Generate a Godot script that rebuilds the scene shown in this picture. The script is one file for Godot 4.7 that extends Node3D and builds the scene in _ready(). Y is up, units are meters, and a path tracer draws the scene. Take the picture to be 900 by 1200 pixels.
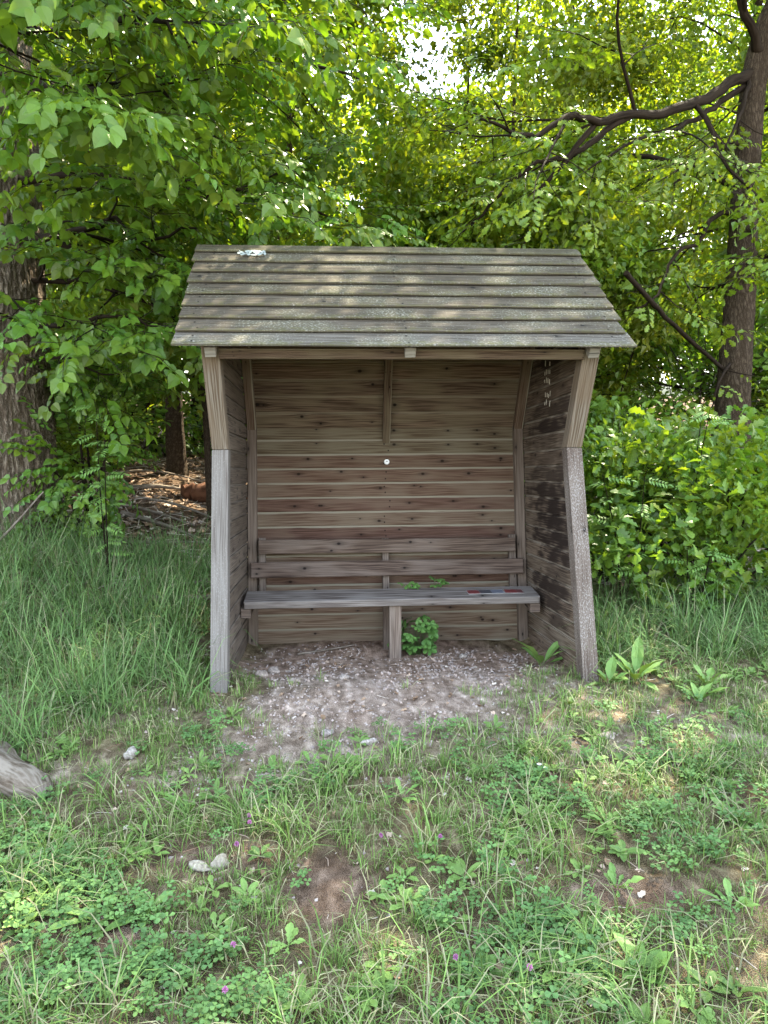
extends Node3D
# A weathered wooden shelter with a bench at the edge of a wood, in the shade of backlit trees.

const SUN_TO := Vector3(0.30, 0.80, -0.52)      # towards the sun: behind the shelter, a little to its right
var R := RandomNumberGenerator.new()
var NZ := FastNoiseLite.new()
var used := {}
var M := {}                                      # materials
var spec := {}                                   # leaf sprays: name -> {mesh, leaves:[[leaf mesh, Transform3D]]}
var tris := 0
var gaps := []                                   # gaps in the canopy: [point, direction, radius, growth per metre]

# ---------------------------------------------------------------- mesh builder
class MB:
	var v := PackedVector3Array()
	var n := PackedVector3Array()
	var u := PackedVector2Array()
	var c := PackedColorArray()
	var ix := PackedInt32Array()
	func tri(a: Vector3, b: Vector3, d: Vector3, nn: Vector3, ua := Vector2.ZERO, ub := Vector2.ZERO, ud := Vector2.ZERO, col := Color.WHITE) -> void:
		var k := v.size()
		var flip := (b - a).cross(d - a).dot(nn) > 0.0
		v.append(a); v.append(d if flip else b); v.append(b if flip else d)
		u.append(ua); u.append(ud if flip else ub); u.append(ub if flip else ud)
		for q in 3:
			n.append(nn); c.append(col); ix.append(k + q)
	func quad(a: Vector3, b: Vector3, d: Vector3, e: Vector3, nn: Vector3, ua := Vector2.ZERO, ub := Vector2.ZERO, ud := Vector2.ZERO, ue := Vector2.ZERO, col := Color.WHITE) -> void:
		tri(a, b, d, nn, ua, ub, ud, col); tri(a, d, e, nn, ua, ud, ue, col)
	func flat(a: Vector3, b: Vector3, d: Vector3, col: Color) -> void:   # one-sheet leaf triangle
		var k := v.size()
		var nn := -(b - a).cross(d - a).normalized()
		v.append(a); v.append(b); v.append(d)
		for q in 3:
			n.append(nn); c.append(col); ix.append(k + q); u.append(Vector2.ZERO)
	func mesh(m: Material) -> ArrayMesh:
		var a := []
		a.resize(Mesh.ARRAY_MAX)
		a[Mesh.ARRAY_VERTEX] = v; a[Mesh.ARRAY_NORMAL] = n; a[Mesh.ARRAY_TEX_UV] = u; a[Mesh.ARRAY_COLOR] = c; a[Mesh.ARRAY_INDEX] = ix
		var o := ArrayMesh.new()
		o.add_surface_from_arrays(Mesh.PRIMITIVE_TRIANGLES, a)
		o.surface_set_material(0, m)
		return o

func rr(a: float, b: float) -> float: return R.randf_range(a, b)
func rv(s: float) -> Vector3: return Vector3(rr(-s, s), rr(-s, s), rr(-s, s))
func lin(r: float, g: float, b: float) -> Color: return Color(r, g, b)
func sr(r: float, g: float, b: float) -> Color: return Color(r / 255.0, g / 255.0, b / 255.0)

# ---------------------------------------------------------------- naming
func numbered(called: String) -> String:
	if not used.has(called):
		used[called] = 0
		return called
	used[called] += 1
	return "%s_%03d" % [called, used[called]]
func tag(o: Node, label: String, category := "", group := "", kind := "") -> void:
	if label: o.set_meta("label", label)
	if category: o.set_meta("category", category)
	if group: o.set_meta("group", group)
	if kind: o.set_meta("kind", kind)
func thing(called: String, label: String, category: String, at := Vector3.ZERO, group := "") -> Node3D:
	var o := Node3D.new()
	o.name = numbered(called)
	add_child(o)
	o.position = at
	tag(o, label, category, group)
	return o
func part(called: String, m: Mesh, parent: Node, tf := Transform3D.IDENTITY) -> MeshInstance3D:
	var o := MeshInstance3D.new()
	o.name = called if parent != self else numbered(called)
	o.mesh = m
	parent.add_child(o, true)
	o.transform = tf
	return o
# many copies of a small mesh joined into one mesh, in a few tints
func joined(called: String, m: Mesh, tfs: Array, cols: Array, parent: Node) -> MeshInstance3D:
	var arr := m.surface_get_arrays(0)
	var ind: PackedInt32Array = arr[Mesh.ARRAY_INDEX]
	var v0 := PackedVector3Array()
	var c0 := PackedColorArray()
	for i in ind:
		v0.append(arr[Mesh.ARRAY_VERTEX][i]); c0.append(arr[Mesh.ARRAY_COLOR][i])
	var tints := []
	for k in 10:
		var t: Color = cols[R.randi() % cols.size()]
		var c := PackedColorArray()
		for q in c0: c.append(q * t)
		tints.append(c)
	var V := PackedVector3Array()
	var C := PackedColorArray()
	for i in tfs.size():
		V.append_array(tfs[i] * v0)
		C.append_array(tints[R.randi() % 10])
	var a := []
	a.resize(Mesh.ARRAY_MAX)
	a[Mesh.ARRAY_VERTEX] = V; a[Mesh.ARRAY_COLOR] = C
	var o := ArrayMesh.new()
	o.add_surface_from_arrays(Mesh.PRIMITIVE_TRIANGLES, a)
	o.surface_set_material(0, m.surface_get_material(0))
	tris += V.size() / 3
	var p := part(called, o, parent)
	p.set_meta("kind", "stuff")
	return p

func copies(called: String, m: Mesh, tfs: Array, cols: Array, parent: Node, kind := "stuff") -> MultiMeshInstance3D:
	var mm := MultiMesh.new()
	mm.transform_format = MultiMesh.TRANSFORM_3D
	mm.use_colors = cols.size() > 0
	mm.mesh = m
	mm.instance_count = tfs.size()
	for i in tfs.size():
		mm.set_instance_transform(i, tfs[i])
		if cols.size() > 0: mm.set_instance_color(i, cols[i])
	var o := MultiMeshInstance3D.new()
	o.name = called if parent != self else numbered(called)
	o.multimesh = mm
	parent.add_child(o, true)
	if kind: o.set_meta("kind", kind)
	return o

# ---------------------------------------------------------------- textures
func wood_atlas(strips: Array, seed_: int) -> Array:
	# 16 boards of 1024 x 64 pixels: grain, rings round knots, weathering, lichen or soot where a board has them
	var W := 720
	var rows := 64
	var H := rows * strips.size()
	var cd := PackedByteArray(); cd.resize(W * H * 3)
	var hd := PackedByteArray(); hd.resize(W * H)
	var ng := FastNoiseLite.new(); ng.seed = seed_; ng.frequency = 0.05; ng.fractal_octaves = 3
	var nb := FastNoiseLite.new(); nb.seed = seed_ + 7; nb.frequency = 0.02; nb.fractal_octaves = 2
	var nf := FastNoiseLite.new(); nf.seed = seed_ + 13; nf.frequency = 0.11; nf.fractal_octaves = 3
	var r := RandomNumberGenerator.new(); r.seed = seed_
	for s in strips.size():
		var d: Dictionary = strips[s]
		var base: Color = d.base
		var dark: Color = d.dark
		var dispa := PackedFloat32Array(); dispa.resize(W * rows)
		var darka := PackedFloat32Array(); darka.resize(W * rows)
		for k in int(d.get("knots", 4)):
			var kx := r.randf_range(20, W - 20)
			var ky := r.randf_range(14, 56)
			var kr := r.randf_range(2.6, 6.5)
			for yy in rows:
				for xx in range(maxi(0, int(kx - kr * 7)), mini(W, int(kx + kr * 7))):
					var dx := (xx - kx) / (kr * 1.6)
					var dy := (yy - ky) / kr
					var q := dx * dx + dy * dy
					var at := yy * W + xx
					dispa[at] += -dy * kr * 0.9 * exp(-q * 0.22)
					var dx2 := (xx - kx) / (kr * 0.75)
					var q2 := dx2 * dx2 + dy * dy
					darka[at] = maxf(darka[at], clampf(1.25 - q2, 0.0, 1.0) * 0.7 + 0.4 * exp(-q * 0.5))
		if d.get("nails", false):   # rusty nail heads in pairs near the ends and the middle
			for nx in [34, 358, 686]:
				for ny in [22, 50]:
					var cx: int = nx + r.randi_range(-6, 6)
					var cy: int = ny + r.randi_range(-4, 4)
					for yy in range(cy - 4, cy + 5):
						for xx in range(cx - 2, cx + 3):
							if Vector2((xx - cx) / 1.9, (yy - cy) / 3.4).length() < 1.0: darka[clampi(yy, 0, rows - 1) * W + xx] = 1.0
		var grain: float = d.get("grain", 1.0)
		var lich: float = d.get("lichen", 0.0)
		var soot: Array = d.get("soot", [])
		var moss: float = d.get("moss", 0.0)
		var pale: float = d.get("pale", 0.0)
		var lcol: Color = d.get("lcol", sr(205, 208, 200))
		var pcol: Color = d.get("pcol", sr(150, 146, 128))
		var tint: Color = d.get("tint", base)
		for yy in rows:
			for xx in W:
				var at := yy * W + xx
				var wob := nb.get_noise_2d(xx * 0.25, s * 400.0 + yy * 0.4)
				var y2 := yy + dispa[at] + wob * 4.0
				var g := ng.get_noise_2d(xx * 0.13, y2 * 3.2 + s * 1777.0)
				var g2 := nb.get_noise_2d(xx * 0.10 + 300.0, y2 * 2.0 + s * 911.0)
				var b := nb.get_noise_2d(xx * 0.3 + 50.0, yy * 0.5 + s * 211.0)
				var ring := absf(fposmod(y2 * 0.055 + g2 * 2.2 + s * 0.37, 1.0) - 0.5) * 2.0
				var t := clampf((g * 0.8 + (ring - 0.5) * 0.3) * grain + 0.56, 0.0, 1.0)
				t = t * t * (3.0 - 2.0 * t)
				var c := dark.lerp(base, t).lerp(tint, clampf(b * 1.6 + 0.35, 0.0, 1.0) * 0.6)
				var hh := 0.35 + t * 0.55
				if darka[at] > 0.0:
					c = c.lerp(dark * 0.45, darka[at] * 0.9)
				if pale > 0.0 and yy < 10:
					c = c.lerp(pcol, pale * clampf((10.0 - yy) / 3.0 + g * 1.5, 0.0, 1.0))
				if lich > 0.0:
					var f := nf.get_noise_2d(xx * 1.7, yy * 1.6 + s * 613.0) + 0.3 * b
					if f > 0.42 - lich * 0.42:
						c = c.lerp(lcol, clampf((f - 0.42 + lich * 0.42) * 9.0, 0.0, 1.0) * 0.85)
						hh += 0.25
				if moss > 0.0 and yy > 44:
					var mo := (yy - 44) / 20.0 + nf.get_noise_2d(xx * 0.5, yy * 0.8 + s * 97.0) * 1.6 - 0.35
					if mo > 0.0: c = c.lerp(sr(86, 84, 48), clampf(mo * 1.5, 0.0, 1.0) * moss * 0.6)
				for so in soot:
					var sx: float = (float(xx) / W - so[0]) / so[1]
					var sy: float = (float(yy) / rows - so[2]) / so[3]
					var q: float = sx * sx + sy * sy * 0.8 + nb.get_noise_2d(xx * 0.5, yy * 0.6 + s * 77.0) * 0.8 + g * 0.7
					if q < 1.2:
						c = c.lerp(Color(0.155, 0.12, 0.10), clampf((1.2 - q) * 1.0, 0.0, 1.0) * so[4])
				var p := ((s * rows) + yy) * W + xx
				cd[p * 3] = int(clampf(c.r, 0, 1) * 255.0); cd[p * 3 + 1] = int(clampf(c.g, 0, 1) * 255.0); cd[p * 3 + 2] = int(clampf(c.b, 0, 1) * 255.0)
				hd[p] = int(clampf(hh - darka[at] * 0.2, 0, 1) * 255.0)
	return [ImageTexture.create_from_image(Image.create_from_data(W, H, false, Image.FORMAT_RGB8, cd)), ImageTexture.create_from_image(Image.create_from_data(W, H, false, Image.FORMAT_L8, hd))]

func wood_mat(called: String, strips: Array, seed_: int, rough := 0.85, relief := 0.25) -> void:
	var t := wood_atlas(strips, seed_)
	var m := StandardMaterial3D.new()
	m.resource_name = called
	m.albedo_texture = t[0]
	m.albedo_color = sr(234, 234, 234)
	m.roughness = rough
	m.metallic_specular = 0.3
	m.heightmap_enabled = true
	m.heightmap_texture = t[1]
	m.heightmap_scale = relief
	M[called] = m

func noise_tex(w: int, h: int, seed_: int, ramp: Array, fx: float, fy: float, ridged := false, speck := 0.0) -> Array:
	var a := FastNoiseLite.new(); a.seed = seed_; a.frequency = 0.01; a.fractal_octaves = 5
	if ridged: a.fractal_type = FastNoiseLite.FRACTAL_RIDGED
	var b := FastNoiseLite.new(); b.seed = seed_ + 3; b.frequency = 0.35; b.fractal_octaves = 2
	var cd := PackedByteArray(); cd.resize(w * h * 3)
	var hd := PackedByteArray(); hd.resize(w * h)
	for y in h:
		for x in w:
			# wrapped in both directions by walking circles through the noise
			var ax := TAU * x / w
			var ay := TAU * y / h
			var g := a.get_noise_3d(cos(ax) * fx + sin(ay) * 3.0, sin(ax) * fx + 100.0, cos(ay) * fy) * 0.6 + a.get_noise_3d(sin(ay) * fy, cos(ax) * fx + 40.0, sin(ax) * fx + 300.0) * 0.6
			var f := b.get_noise_2d(x, y)
			var t := clampf(0.5 + g * 0.9 + f * speck, 0.0, 0.999)
			var k := t * (ramp.size() - 1)
			var c: Color = ramp[int(k)].lerp(ramp[int(k) + 1], k - int(k))
			var p := y * w + x
			cd[p * 3] = int(clampf(c.r, 0, 1) * 255.0); cd[p * 3 + 1] = int(clampf(c.g, 0, 1) * 255.0); cd[p * 3 + 2] = int(clampf(c.b, 0, 1) * 255.0)
			hd[p] = int(t * 255.0)
	return [ImageTexture.create_from_image(Image.create_from_data(w, h, false, Image.FORMAT_RGB8, cd)), ImageTexture.create_from_image(Image.create_from_data(w, h, false, Image.FORMAT_L8, hd))]

func bark_tex(w: int, h: int, seed_: int) -> Array:   # long plates between cracks, as cells stretched along the trunk
	var a := FastNoiseLite.new()
	a.seed = seed_; a.frequency = 1.0; a.noise_type = FastNoiseLite.TYPE_CELLULAR; a.fractal_type = FastNoiseLite.FRACTAL_NONE
	a.cellular_return_type = FastNoiseLite.RETURN_DISTANCE2_SUB; a.cellular_distance_function = FastNoiseLite.DISTANCE_EUCLIDEAN
	var b := FastNoiseLite.new(); b.seed = seed_ + 3; b.frequency = 0.05; b.fractal_octaves = 4
	var cd := PackedByteArray(); cd.resize(w * h * 3)
	var hd := PackedByteArray(); hd.resize(w * h)
	var crack := sr(116, 104, 92)
	var plate_ := sr(182, 172, 160)
	var pale := sr(206, 199, 189)
	for y in h:
		for x in w:
			var ax := TAU * x / w
			var n := b.get_noise_2d(x * 1.6, y * 0.5)
			var d := a.get_noise_3d(cos(ax) * 3.0 + n * 0.5, sin(ax) * 3.0 + n * 0.5, y * 11.0 / h + n * 0.6) + 1.0
			var f := clampf(d * 2.2, 0.0, 1.0)
			var fine := b.get_noise_2d(x * 5.0, y * 2.0 + 900.0)
			var c := crack.lerp(plate_, f).lerp(pale, clampf(n * 1.2 + fine * 0.9, 0.0, 1.0) * f)
			var p := y * w + x
			cd[p * 3] = int(c.r * 255.0); cd[p * 3 + 1] = int(c.g * 255.0); cd[p * 3 + 2] = int(c.b * 255.0)
			hd[p] = int(clampf(f * 0.75 + fine * 0.3 + 0.1, 0.0, 1.0) * 255.0)
	return [ImageTexture.create_from_image(Image.create_from_data(w, h, false, Image.FORMAT_RGB8, cd)), ImageTexture.create_from_image(Image.create_from_data(w, h, false, Image.FORMAT_L8, hd))]

func leaf_mat(called: String, rough: float, through: float, spec_ := 0.5) -> void:
	var m := StandardMaterial3D.new()
	m.resource_name = called
	m.vertex_color_use_as_albedo = true
	m.roughness = rough
	m.metallic_specular = spec_
	m.backlight_enabled = true
	m.backlight = Color(through, through * 0.94, through * 0.5)
	m.cull_mode = BaseMaterial3D.CULL_DISABLED
	M[called] = m

# ---------------------------------------------------------------- ground shape
func sstep(a: float, b: float, x: float) -> float:
	var t := clampf((x - a) / (b - a), 0.0, 1.0)
	return t * t * (3.0 - 2.0 * t)
func gh(x: float, z: float) -> float:
	var h := 0.09
	h -= 0.15 * sstep(0.15, -1.0, z) * sstep(1.25, 0.85, absf(x)) * sstep(-2.2, -1.5, z)
	h += 0.26 * sstep(-1.2, -3.0, x) * sstep(0.9, -2.2, z)
	h += 0.10 * sstep(1.5, 3.5, x) * sstep(0.6, -2.0, z)
	h += 0.05 * sstep(-4.0, -9.0, z)
	h += NZ.get_noise_2d(x * 60.0, z * 60.0) * 0.035 * sstep(-0.4, 0.5, absf(z + 0.5) + absf(x) * 0.3) + NZ.get_noise_2d(x * 400.0, z * 400.0) * 0.008
	return h
func bare(x: float, z: float) -> float:      # 1 where the soil lies open
	var n := NZ.get_noise_2d(x * 160.0 + 50.0, z * 160.0) * 0.5 + NZ.get_noise_2d(x * 500.0, z * 500.0 + 90.0) * 0.3
	var q := 0.0
	for p in [[0.0, -0.55, 1.02, 0.72, 1.2], [-0.2, 0.20, 0.66, 0.34, 1.0], [-0.44, 0.54, 0.48, 0.26, 0.8], [0.5, 0.15, 0.6, 0.25, 0.5], [-0.40, 1.58, 0.15, 0.20, 1.1], [0.55, 1.70, 0.26, 0.13, 0.9], [1.0, 0.55, 0.55, 0.38, 0.4], [-0.82, 1.42, 0.22, 0.14, 0.8], [-1.05, 1.78, 0.12, 0.06, 0.8], [-0.95, 0.95, 0.3, 0.12, 0.55], [1.05, 1.78, 0.16, 0.1, 1.0], [0.15, 1.15, 0.3, 0.1, 0.4], [1.2, 1.2, 0.35, 0.15, 0.45]]:
		var d := Vector2((x - p[0]) / p[2], (z - p[1]) / p[3]).length()
		q = maxf(q, p[4] * sstep(1.25, 0.7, d + n * 0.55))
	q = maxf(q, clampf(0.26 + n * 1.2, 0.0, 0.8) * sstep(0.0, 0.3, z) * sstep(1.45, 0.95, z))
	q = maxf(q, clampf(0.0 + n * 1.2, 0.0, 0.8) * sstep(0.9, 1.3, z))
	q = maxf(q, sstep(-2.0, -3.2, z + n) * 0.95)
	return clampf(q, 0.0, 1.0)

# ---------------------------------------------------------------- tubes and trunks
func tube(mb: MB, pts: Array, rad: Array, sides: int, col := Color.WHITE, bumps := 0.0, vscale := 1.0) -> void:
	var m := pts.size()
	var base := mb.v.size()
	var t0: Vector3 = (pts[1] - pts[0]).normalized()
	var side := t0.cross(Vector3(0.31, 0.2, 0.93)).normalized()
	var along := 0.0
	for i in m:
		var t: Vector3 = (pts[mini(i + 1, m - 1)] - pts[maxi(i - 1, 0)]).normalized()
		side = (side - t * side.dot(t)).normalized()
		var up := t.cross(side)
		if i > 0: along += (pts[i] - pts[i - 1]).length()
		for k in sides + 1:
			var a := TAU * (k % sides) / sides
			var nn := side * cos(a) + up * sin(a)
			var r: float = rad[i]
			if bumps > 0.0:
				var p: Vector3 = pts[i] + nn * r
				var ridge := absf(NZ.get_noise_3d(cos(a) * 1100.0, along * 200.0, sin(a) * 1100.0)) * 2.2 + absf(NZ.get_noise_3d(cos(a) * 2000.0, along * 1000.0 + 500.0, sin(a) * 2000.0))
				r += bumps * (ridge - 0.6) + r * 0.10 * NZ.get_noise_3d(cos(a) * 30.0, along * 18.0, sin(a) * 30.0)
			mb.v.append(pts[i] + nn * r); mb.n.append(nn); mb.u.append(Vector2(float(k) / sides * maxf(1.0, roundf(TAU * rad[0] / 1.0)), along / vscale)); mb.c.append(col)
	for i in m - 1:
		for k in sides:
			var a := base + i * (sides + 1) + k
			var b := a + sides + 1
			mb.ix.append_array([a, b, a + 1, a + 1, b, b + 1])
	if bumps > 0.0:   # normals from the displaced rings
		for i in m:
			for k in sides + 1:
				var a := base + i * (sides + 1) + k
				var kl := base + i * (sides + 1) + (k - 1 + sides) % sides
				var kr := base + i * (sides + 1) + (k + 1) % sides
				var iu := base + mini(i + 1, m - 1) * (sides + 1) + k
				var idn := base + maxi(i - 1, 0) * (sides + 1) + k
				var nn := (mb.v[kr] - mb.v[kl]).cross(mb.v[iu] - mb.v[idn]).normalized()
				mb.n[a] = nn if nn.dot(mb.n[a]) > 0.0 else -nn

func spline(pts: Array, per: int) -> Array:
	var out := []
	for i in pts.size() - 1:
		var a: Vector3 = pts[maxi(i - 1, 0)]
		var d: Vector3 = pts[mini(i + 2, pts.size() - 1)]
		for k in per:
			out.append(pts[i].cubic_interpolate(pts[i + 1], a, d, float(k) / per))
	out.append(pts[-1])
	return out

# ---------------------------------------------------------------- leaves
const OVATE := [[0.0, 0.0], [0.05, 0.42], [0.18, 0.84], [0.38, 1.0], [0.60, 0.88], [0.80, 0.52], [0.92, 0.18], [1.0, 0.0]]
const OAK := [[0.0, 0.0], [0.14, 0.28], [0.26, 0.62], [0.36, 0.36], [0.50, 0.88], [0.60, 0.56], [0.74, 1.0], [0.86, 0.66], [0.95, 0.5], [1.0, 0.0]]
const LANCE := [[0.0, 0.0], [0.3, 0.8], [0.55, 1.0], [1.0, 0.0]]
const OVATE_L := [[0.0, 0.0], [0.14, 0.74], [0.42, 1.0], [0.76, 0.56], [1.0, 0.0]]
const OAK_L := [[0.0, 0.0], [0.25, 0.6], [0.36, 0.36], [0.53, 0.95], [0.64, 0.55], [0.80, 0.95], [1.0, 0.0]]
const DIAM := [[0.0, 0.0], [0.42, 1.0], [1.0, 0.0]]
const DOCK := [[0.0, 0.06], [0.18, 0.10], [0.32, 0.62], [0.52, 1.0], [0.74, 0.92], [0.90, 0.55], [1.0, 0.0]]
const DANDY := [[0.0, 0.05], [0.15, 0.12], [0.28, 0.45], [0.34, 0.28], [0.48, 0.75], [0.55, 0.5], [0.72, 1.0], [0.88, 0.75], [1.0, 0.0]]

func leaf(mb: MB, tf: Transform3D, shape: Array, ln: float, wd: float, col: Color, fold := 0.25, curl := 0.25, wave := 0.0) -> void:
	if shape.size() == 3:   # two folded halves
		var tip := tf * Vector3(0, -curl * ln, ln)
		mb.flat(tf.origin, tf * Vector3(wd * 0.5, wd * 0.5 * fold, ln * 0.42), tip, col)
		mb.flat(tf.origin, tip, tf * Vector3(-wd * 0.5, wd * 0.5 * fold, ln * 0.42), col * 0.94)
		return
	for i in shape.size() - 1:
		var t0: float = shape[i][0]
		var t1: float = shape[i + 1][0]
		var w0: float = shape[i][1] * wd * 0.5
		var w1: float = shape[i + 1][1] * wd * 0.5
		var m0 := Vector3(0, -curl * t0 * t0 * ln, t0 * ln)
		var m1 := Vector3(0, -curl * t1 * t1 * ln, t1 * ln)
		for s in [-1.0, 1.0]:
			var e0 := m0 + Vector3(s * w0, w0 * fold + wave * w0 * sin(t0 * 17.0 + s), 0)
			var e1 := m1 + Vector3(s * w1, w1 * fold + wave * w1 * sin(t1 * 17.0 + s), 0)
			var cc: Color = col * (1.0 + 0.06 * s)
			if w0 > 0.0: mb.flat(tf * m0, tf * (e0 if s > 0 else m1), tf * (m1 if s > 0 else e0), cc)
			if w1 > 0.0: mb.flat(tf * (e0 if w0 > 0.0 else m0), tf * (e1 if s > 0 else m1), tf * (m1 if s > 0 else e1), cc)

func aim(at: Vector3, dir: Vector3, up := Vector3.UP) -> Transform3D:   # +Z along dir, +Y near up
	var z := dir.normalized()
	var x := up.cross(z)
	if x.length() < 0.01: x = Vector3.RIGHT.cross(z)
	x = x.normalized()
	return Transform3D(Basis(x, z.cross(x), z), at)

func make_spray(called: String, mat: String, shape: Array, count: int, length: float, ln: float, wd: float, cols: Array, droop: float, fold := 0.3, spread := 0.0) -> void:
	var mb := MB.new()
	var list := []
	var lms := []
	for k in 4:
		var lb := MB.new()
		leaf(lb, Transform3D.IDENTITY, shape, ln * [0.85, 1.0, 1.1, 0.95][k], wd * [0.9, 1.0, 1.05, 1.1][k], cols[k % cols.size()], fold, [0.15, 0.3, 0.4, 0.22][k])
		lms.append(lb.mesh(M[mat]))
	if spread == 0.0:
		tube(mb, [Vector3.ZERO, Vector3(0, 0.01, length * 0.5), Vector3(0, -droop * length * 0.3, length)], [0.0035, 0.0028, 0.001], 3, Color(0.05, 0.04, 0.02))
	for i in count:
		var t := (i + 0.6) / count
		var sd := 1.0 if i % 2 == 0 else -1.0
		var at := Vector3(0, -droop * length * 0.3 * t * t, length * t)
		var d := Vector3(sd * rr(0.6, 1.0), rr(-droop - 0.25, 0.25 - droop * 0.4), rr(0.2, 0.9))
		if i == count - 1: d = Vector3(rr(-0.2, 0.2), -droop, 1)
		if spread > 0.0:
			at = Vector3(rr(-1, 1), rr(-0.7, 0.7), rr(-1, 1))
			while at.length() > 1.0: at = Vector3(rr(-1, 1), rr(-0.7, 0.7), rr(-1, 1))
			at *= spread
			d = Vector3(rr(-1, 1), rr(-0.9, 0.3), rr(-1, 1))
		var up := (Vector3.UP + rv(0.55)).normalized()
		var tf := aim(at + d.normalized() * 0.015, d, up)
		var k := R.randi() % 4
		var s := rr(0.6, 1.2)
		tf.basis = tf.basis.scaled(Vector3.ONE * s)
		list.append([k, tf])
		var ci: Color = cols[R.randi() % cols.size()] * rr(0.85, 1.15)
		leaf(mb, tf, {OVATE: OVATE_L, OAK: OAK_L}.get(shape, shape), ln * [0.85, 1.0, 1.1, 0.95][k], wd * [0.9, 1.0, 1.05, 1.1][k], ci, fold, [0.15, 0.3, 0.4, 0.22][k])
	spec[called] = {"mesh": mb.mesh(M[mat]), "leaves": list, "leaf": lms}

# ---------------------------------------------------------------- trees
func in_gap(p: Vector3) -> bool:
	for g in gaps:
		var q: Vector3 = p - g[0]
		var t: float = q.dot(g[1])
		if t > -0.3 and (q - g[1] * t).length() < g[2] + g[3] * t: return true
	return false

class Plant:
	var wood := MB.new()
	var tfs := []
	var cols := []
	var spacing := 0.16
	var keep := 1.0
	var scale := 1.0
	var tone := Color.WHITE
	var droop := 0.12
	var flat := 0.6
	var bias := Vector3.ZERO

func put_spray(t: Plant, at: Vector3, dir: Vector3, s := 1.0) -> void:
	if in_gap(at + dir.normalized() * 0.15): return
	if at.y < gh(at.x, at.z) + 0.12: return
	var tf := aim(at, dir, (Vector3.UP + rv(0.45)).normalized())
	tf.basis = tf.basis.scaled(Vector3.ONE * s * t.scale * rr(0.8, 1.2))
	t.tfs.append(tf)
	var v := rr(0.75, 1.2)
	t.cols.append(Color(t.tone.r * v * rr(0.85, 1.2), t.tone.g * v, t.tone.b * v * rr(0.8, 1.2)))

func branch(t: Plant, start: Vector3, dir: Vector3, length: float, r: float, level: int) -> void:
	var n := maxi(3, int(length / 0.22))
	var pts := [start]
	var rad := [r]
	var d := dir.normalized()
	for i in n:
		d = (d + rv(0.22) + Vector3.DOWN * t.droop * 0.35 * (float(i) / n)).normalized()
		d.y *= 0.96
		pts.append(pts[-1] + d * (length / n))
		rad.append(lerpf(r, maxf(0.002, r * 0.25), float(i + 1) / n))
	tube(t.wood, pts, rad, 6 if level >= 2 else (4 if level == 1 else 3), Color.WHITE)
	if level == 0:
		leafy(t, pts, 0.1)
	else:
		fork(t, pts, rad, level)

func leafy(t: Plant, pts: Array, from: float) -> void:
	var acc := 0.0
	var sd := 1.0
	for i in range(1, pts.size()):
		if float(i) / pts.size() < from: continue
		acc += (pts[i] - pts[i - 1]).length()
		while acc > t.spacing:
			acc -= t.spacing
			sd = -sd
			if R.randf() > t.keep: continue
			var d: Vector3 = (pts[i] - pts[i - 1]).normalized()
			var side := d.cross(Vector3.UP).normalized() * sd
			put_spray(t, pts[i].lerp(pts[i - 1], R.randf()), d * rr(0.2, 0.8) + side * rr(0.5, 1.0) + Vector3(0, rr(-0.35, 0.25), 0) + rv(0.2))
	put_spray(t, pts[-1], pts[-1] - pts[-2])

func fork(t: Plant, pts: Array, rad: Array, level: int, from := 0.15, dens := 1.0) -> void:
	var total := 0.0
	for i in range(1, pts.size()): total += (pts[i] - pts[i - 1]).length()
	var n := maxi(2, int(total / (0.30 if level == 1 else 0.5) * dens))
	var sd := 1.0 if R.randf() < 0.5 else -1.0
	for k in n:
		var f := lerpf(from, 1.0, (k + R.randf() * 0.8) / n)
		var x := f * (pts.size() - 1)
		var i := mini(int(x), pts.size() - 2)
		var p: Vector3 = pts[i].lerp(pts[i + 1], x - i)
		var d: Vector3 = (pts[i + 1] - pts[i]).normalized()
		sd = -sd
		var side := d.cross(Vector3.UP)
		if side.length() < 0.2: side = Vector3(rr(-1, 1), 0, rr(-1, 1))
		var nd := d * rr(0.4, 0.9) + side.normalized() * sd * rr(0.5, 1.0) + Vector3(0, rr(-0.5, 0.45) * t.flat, 0) + t.bias
		branch(t, p, nd, total * rr(0.28, 0.5) * (1.15 - 0.5 * f) + 0.15, rad[i] * 0.55, level - 1)
	if level >= 1: leafy(t, pts, 0.55)

func limb(t: Plant, way: Array, r0: float, r1: float, level := 2, from := 0.2, dens := 1.0, sides := 8) -> void:
	var pts := spline(way, 4)
	for i in range(1, pts.size()): pts[i] += rv(0.02)
	var rad := []
	for i in pts.size(): rad.append(lerpf(r0, r1, float(i) / (pts.size() - 1)))
	tube(t.wood, pts, rad, sides)
	fork(t, pts, rad, level, from, dens)

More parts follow.
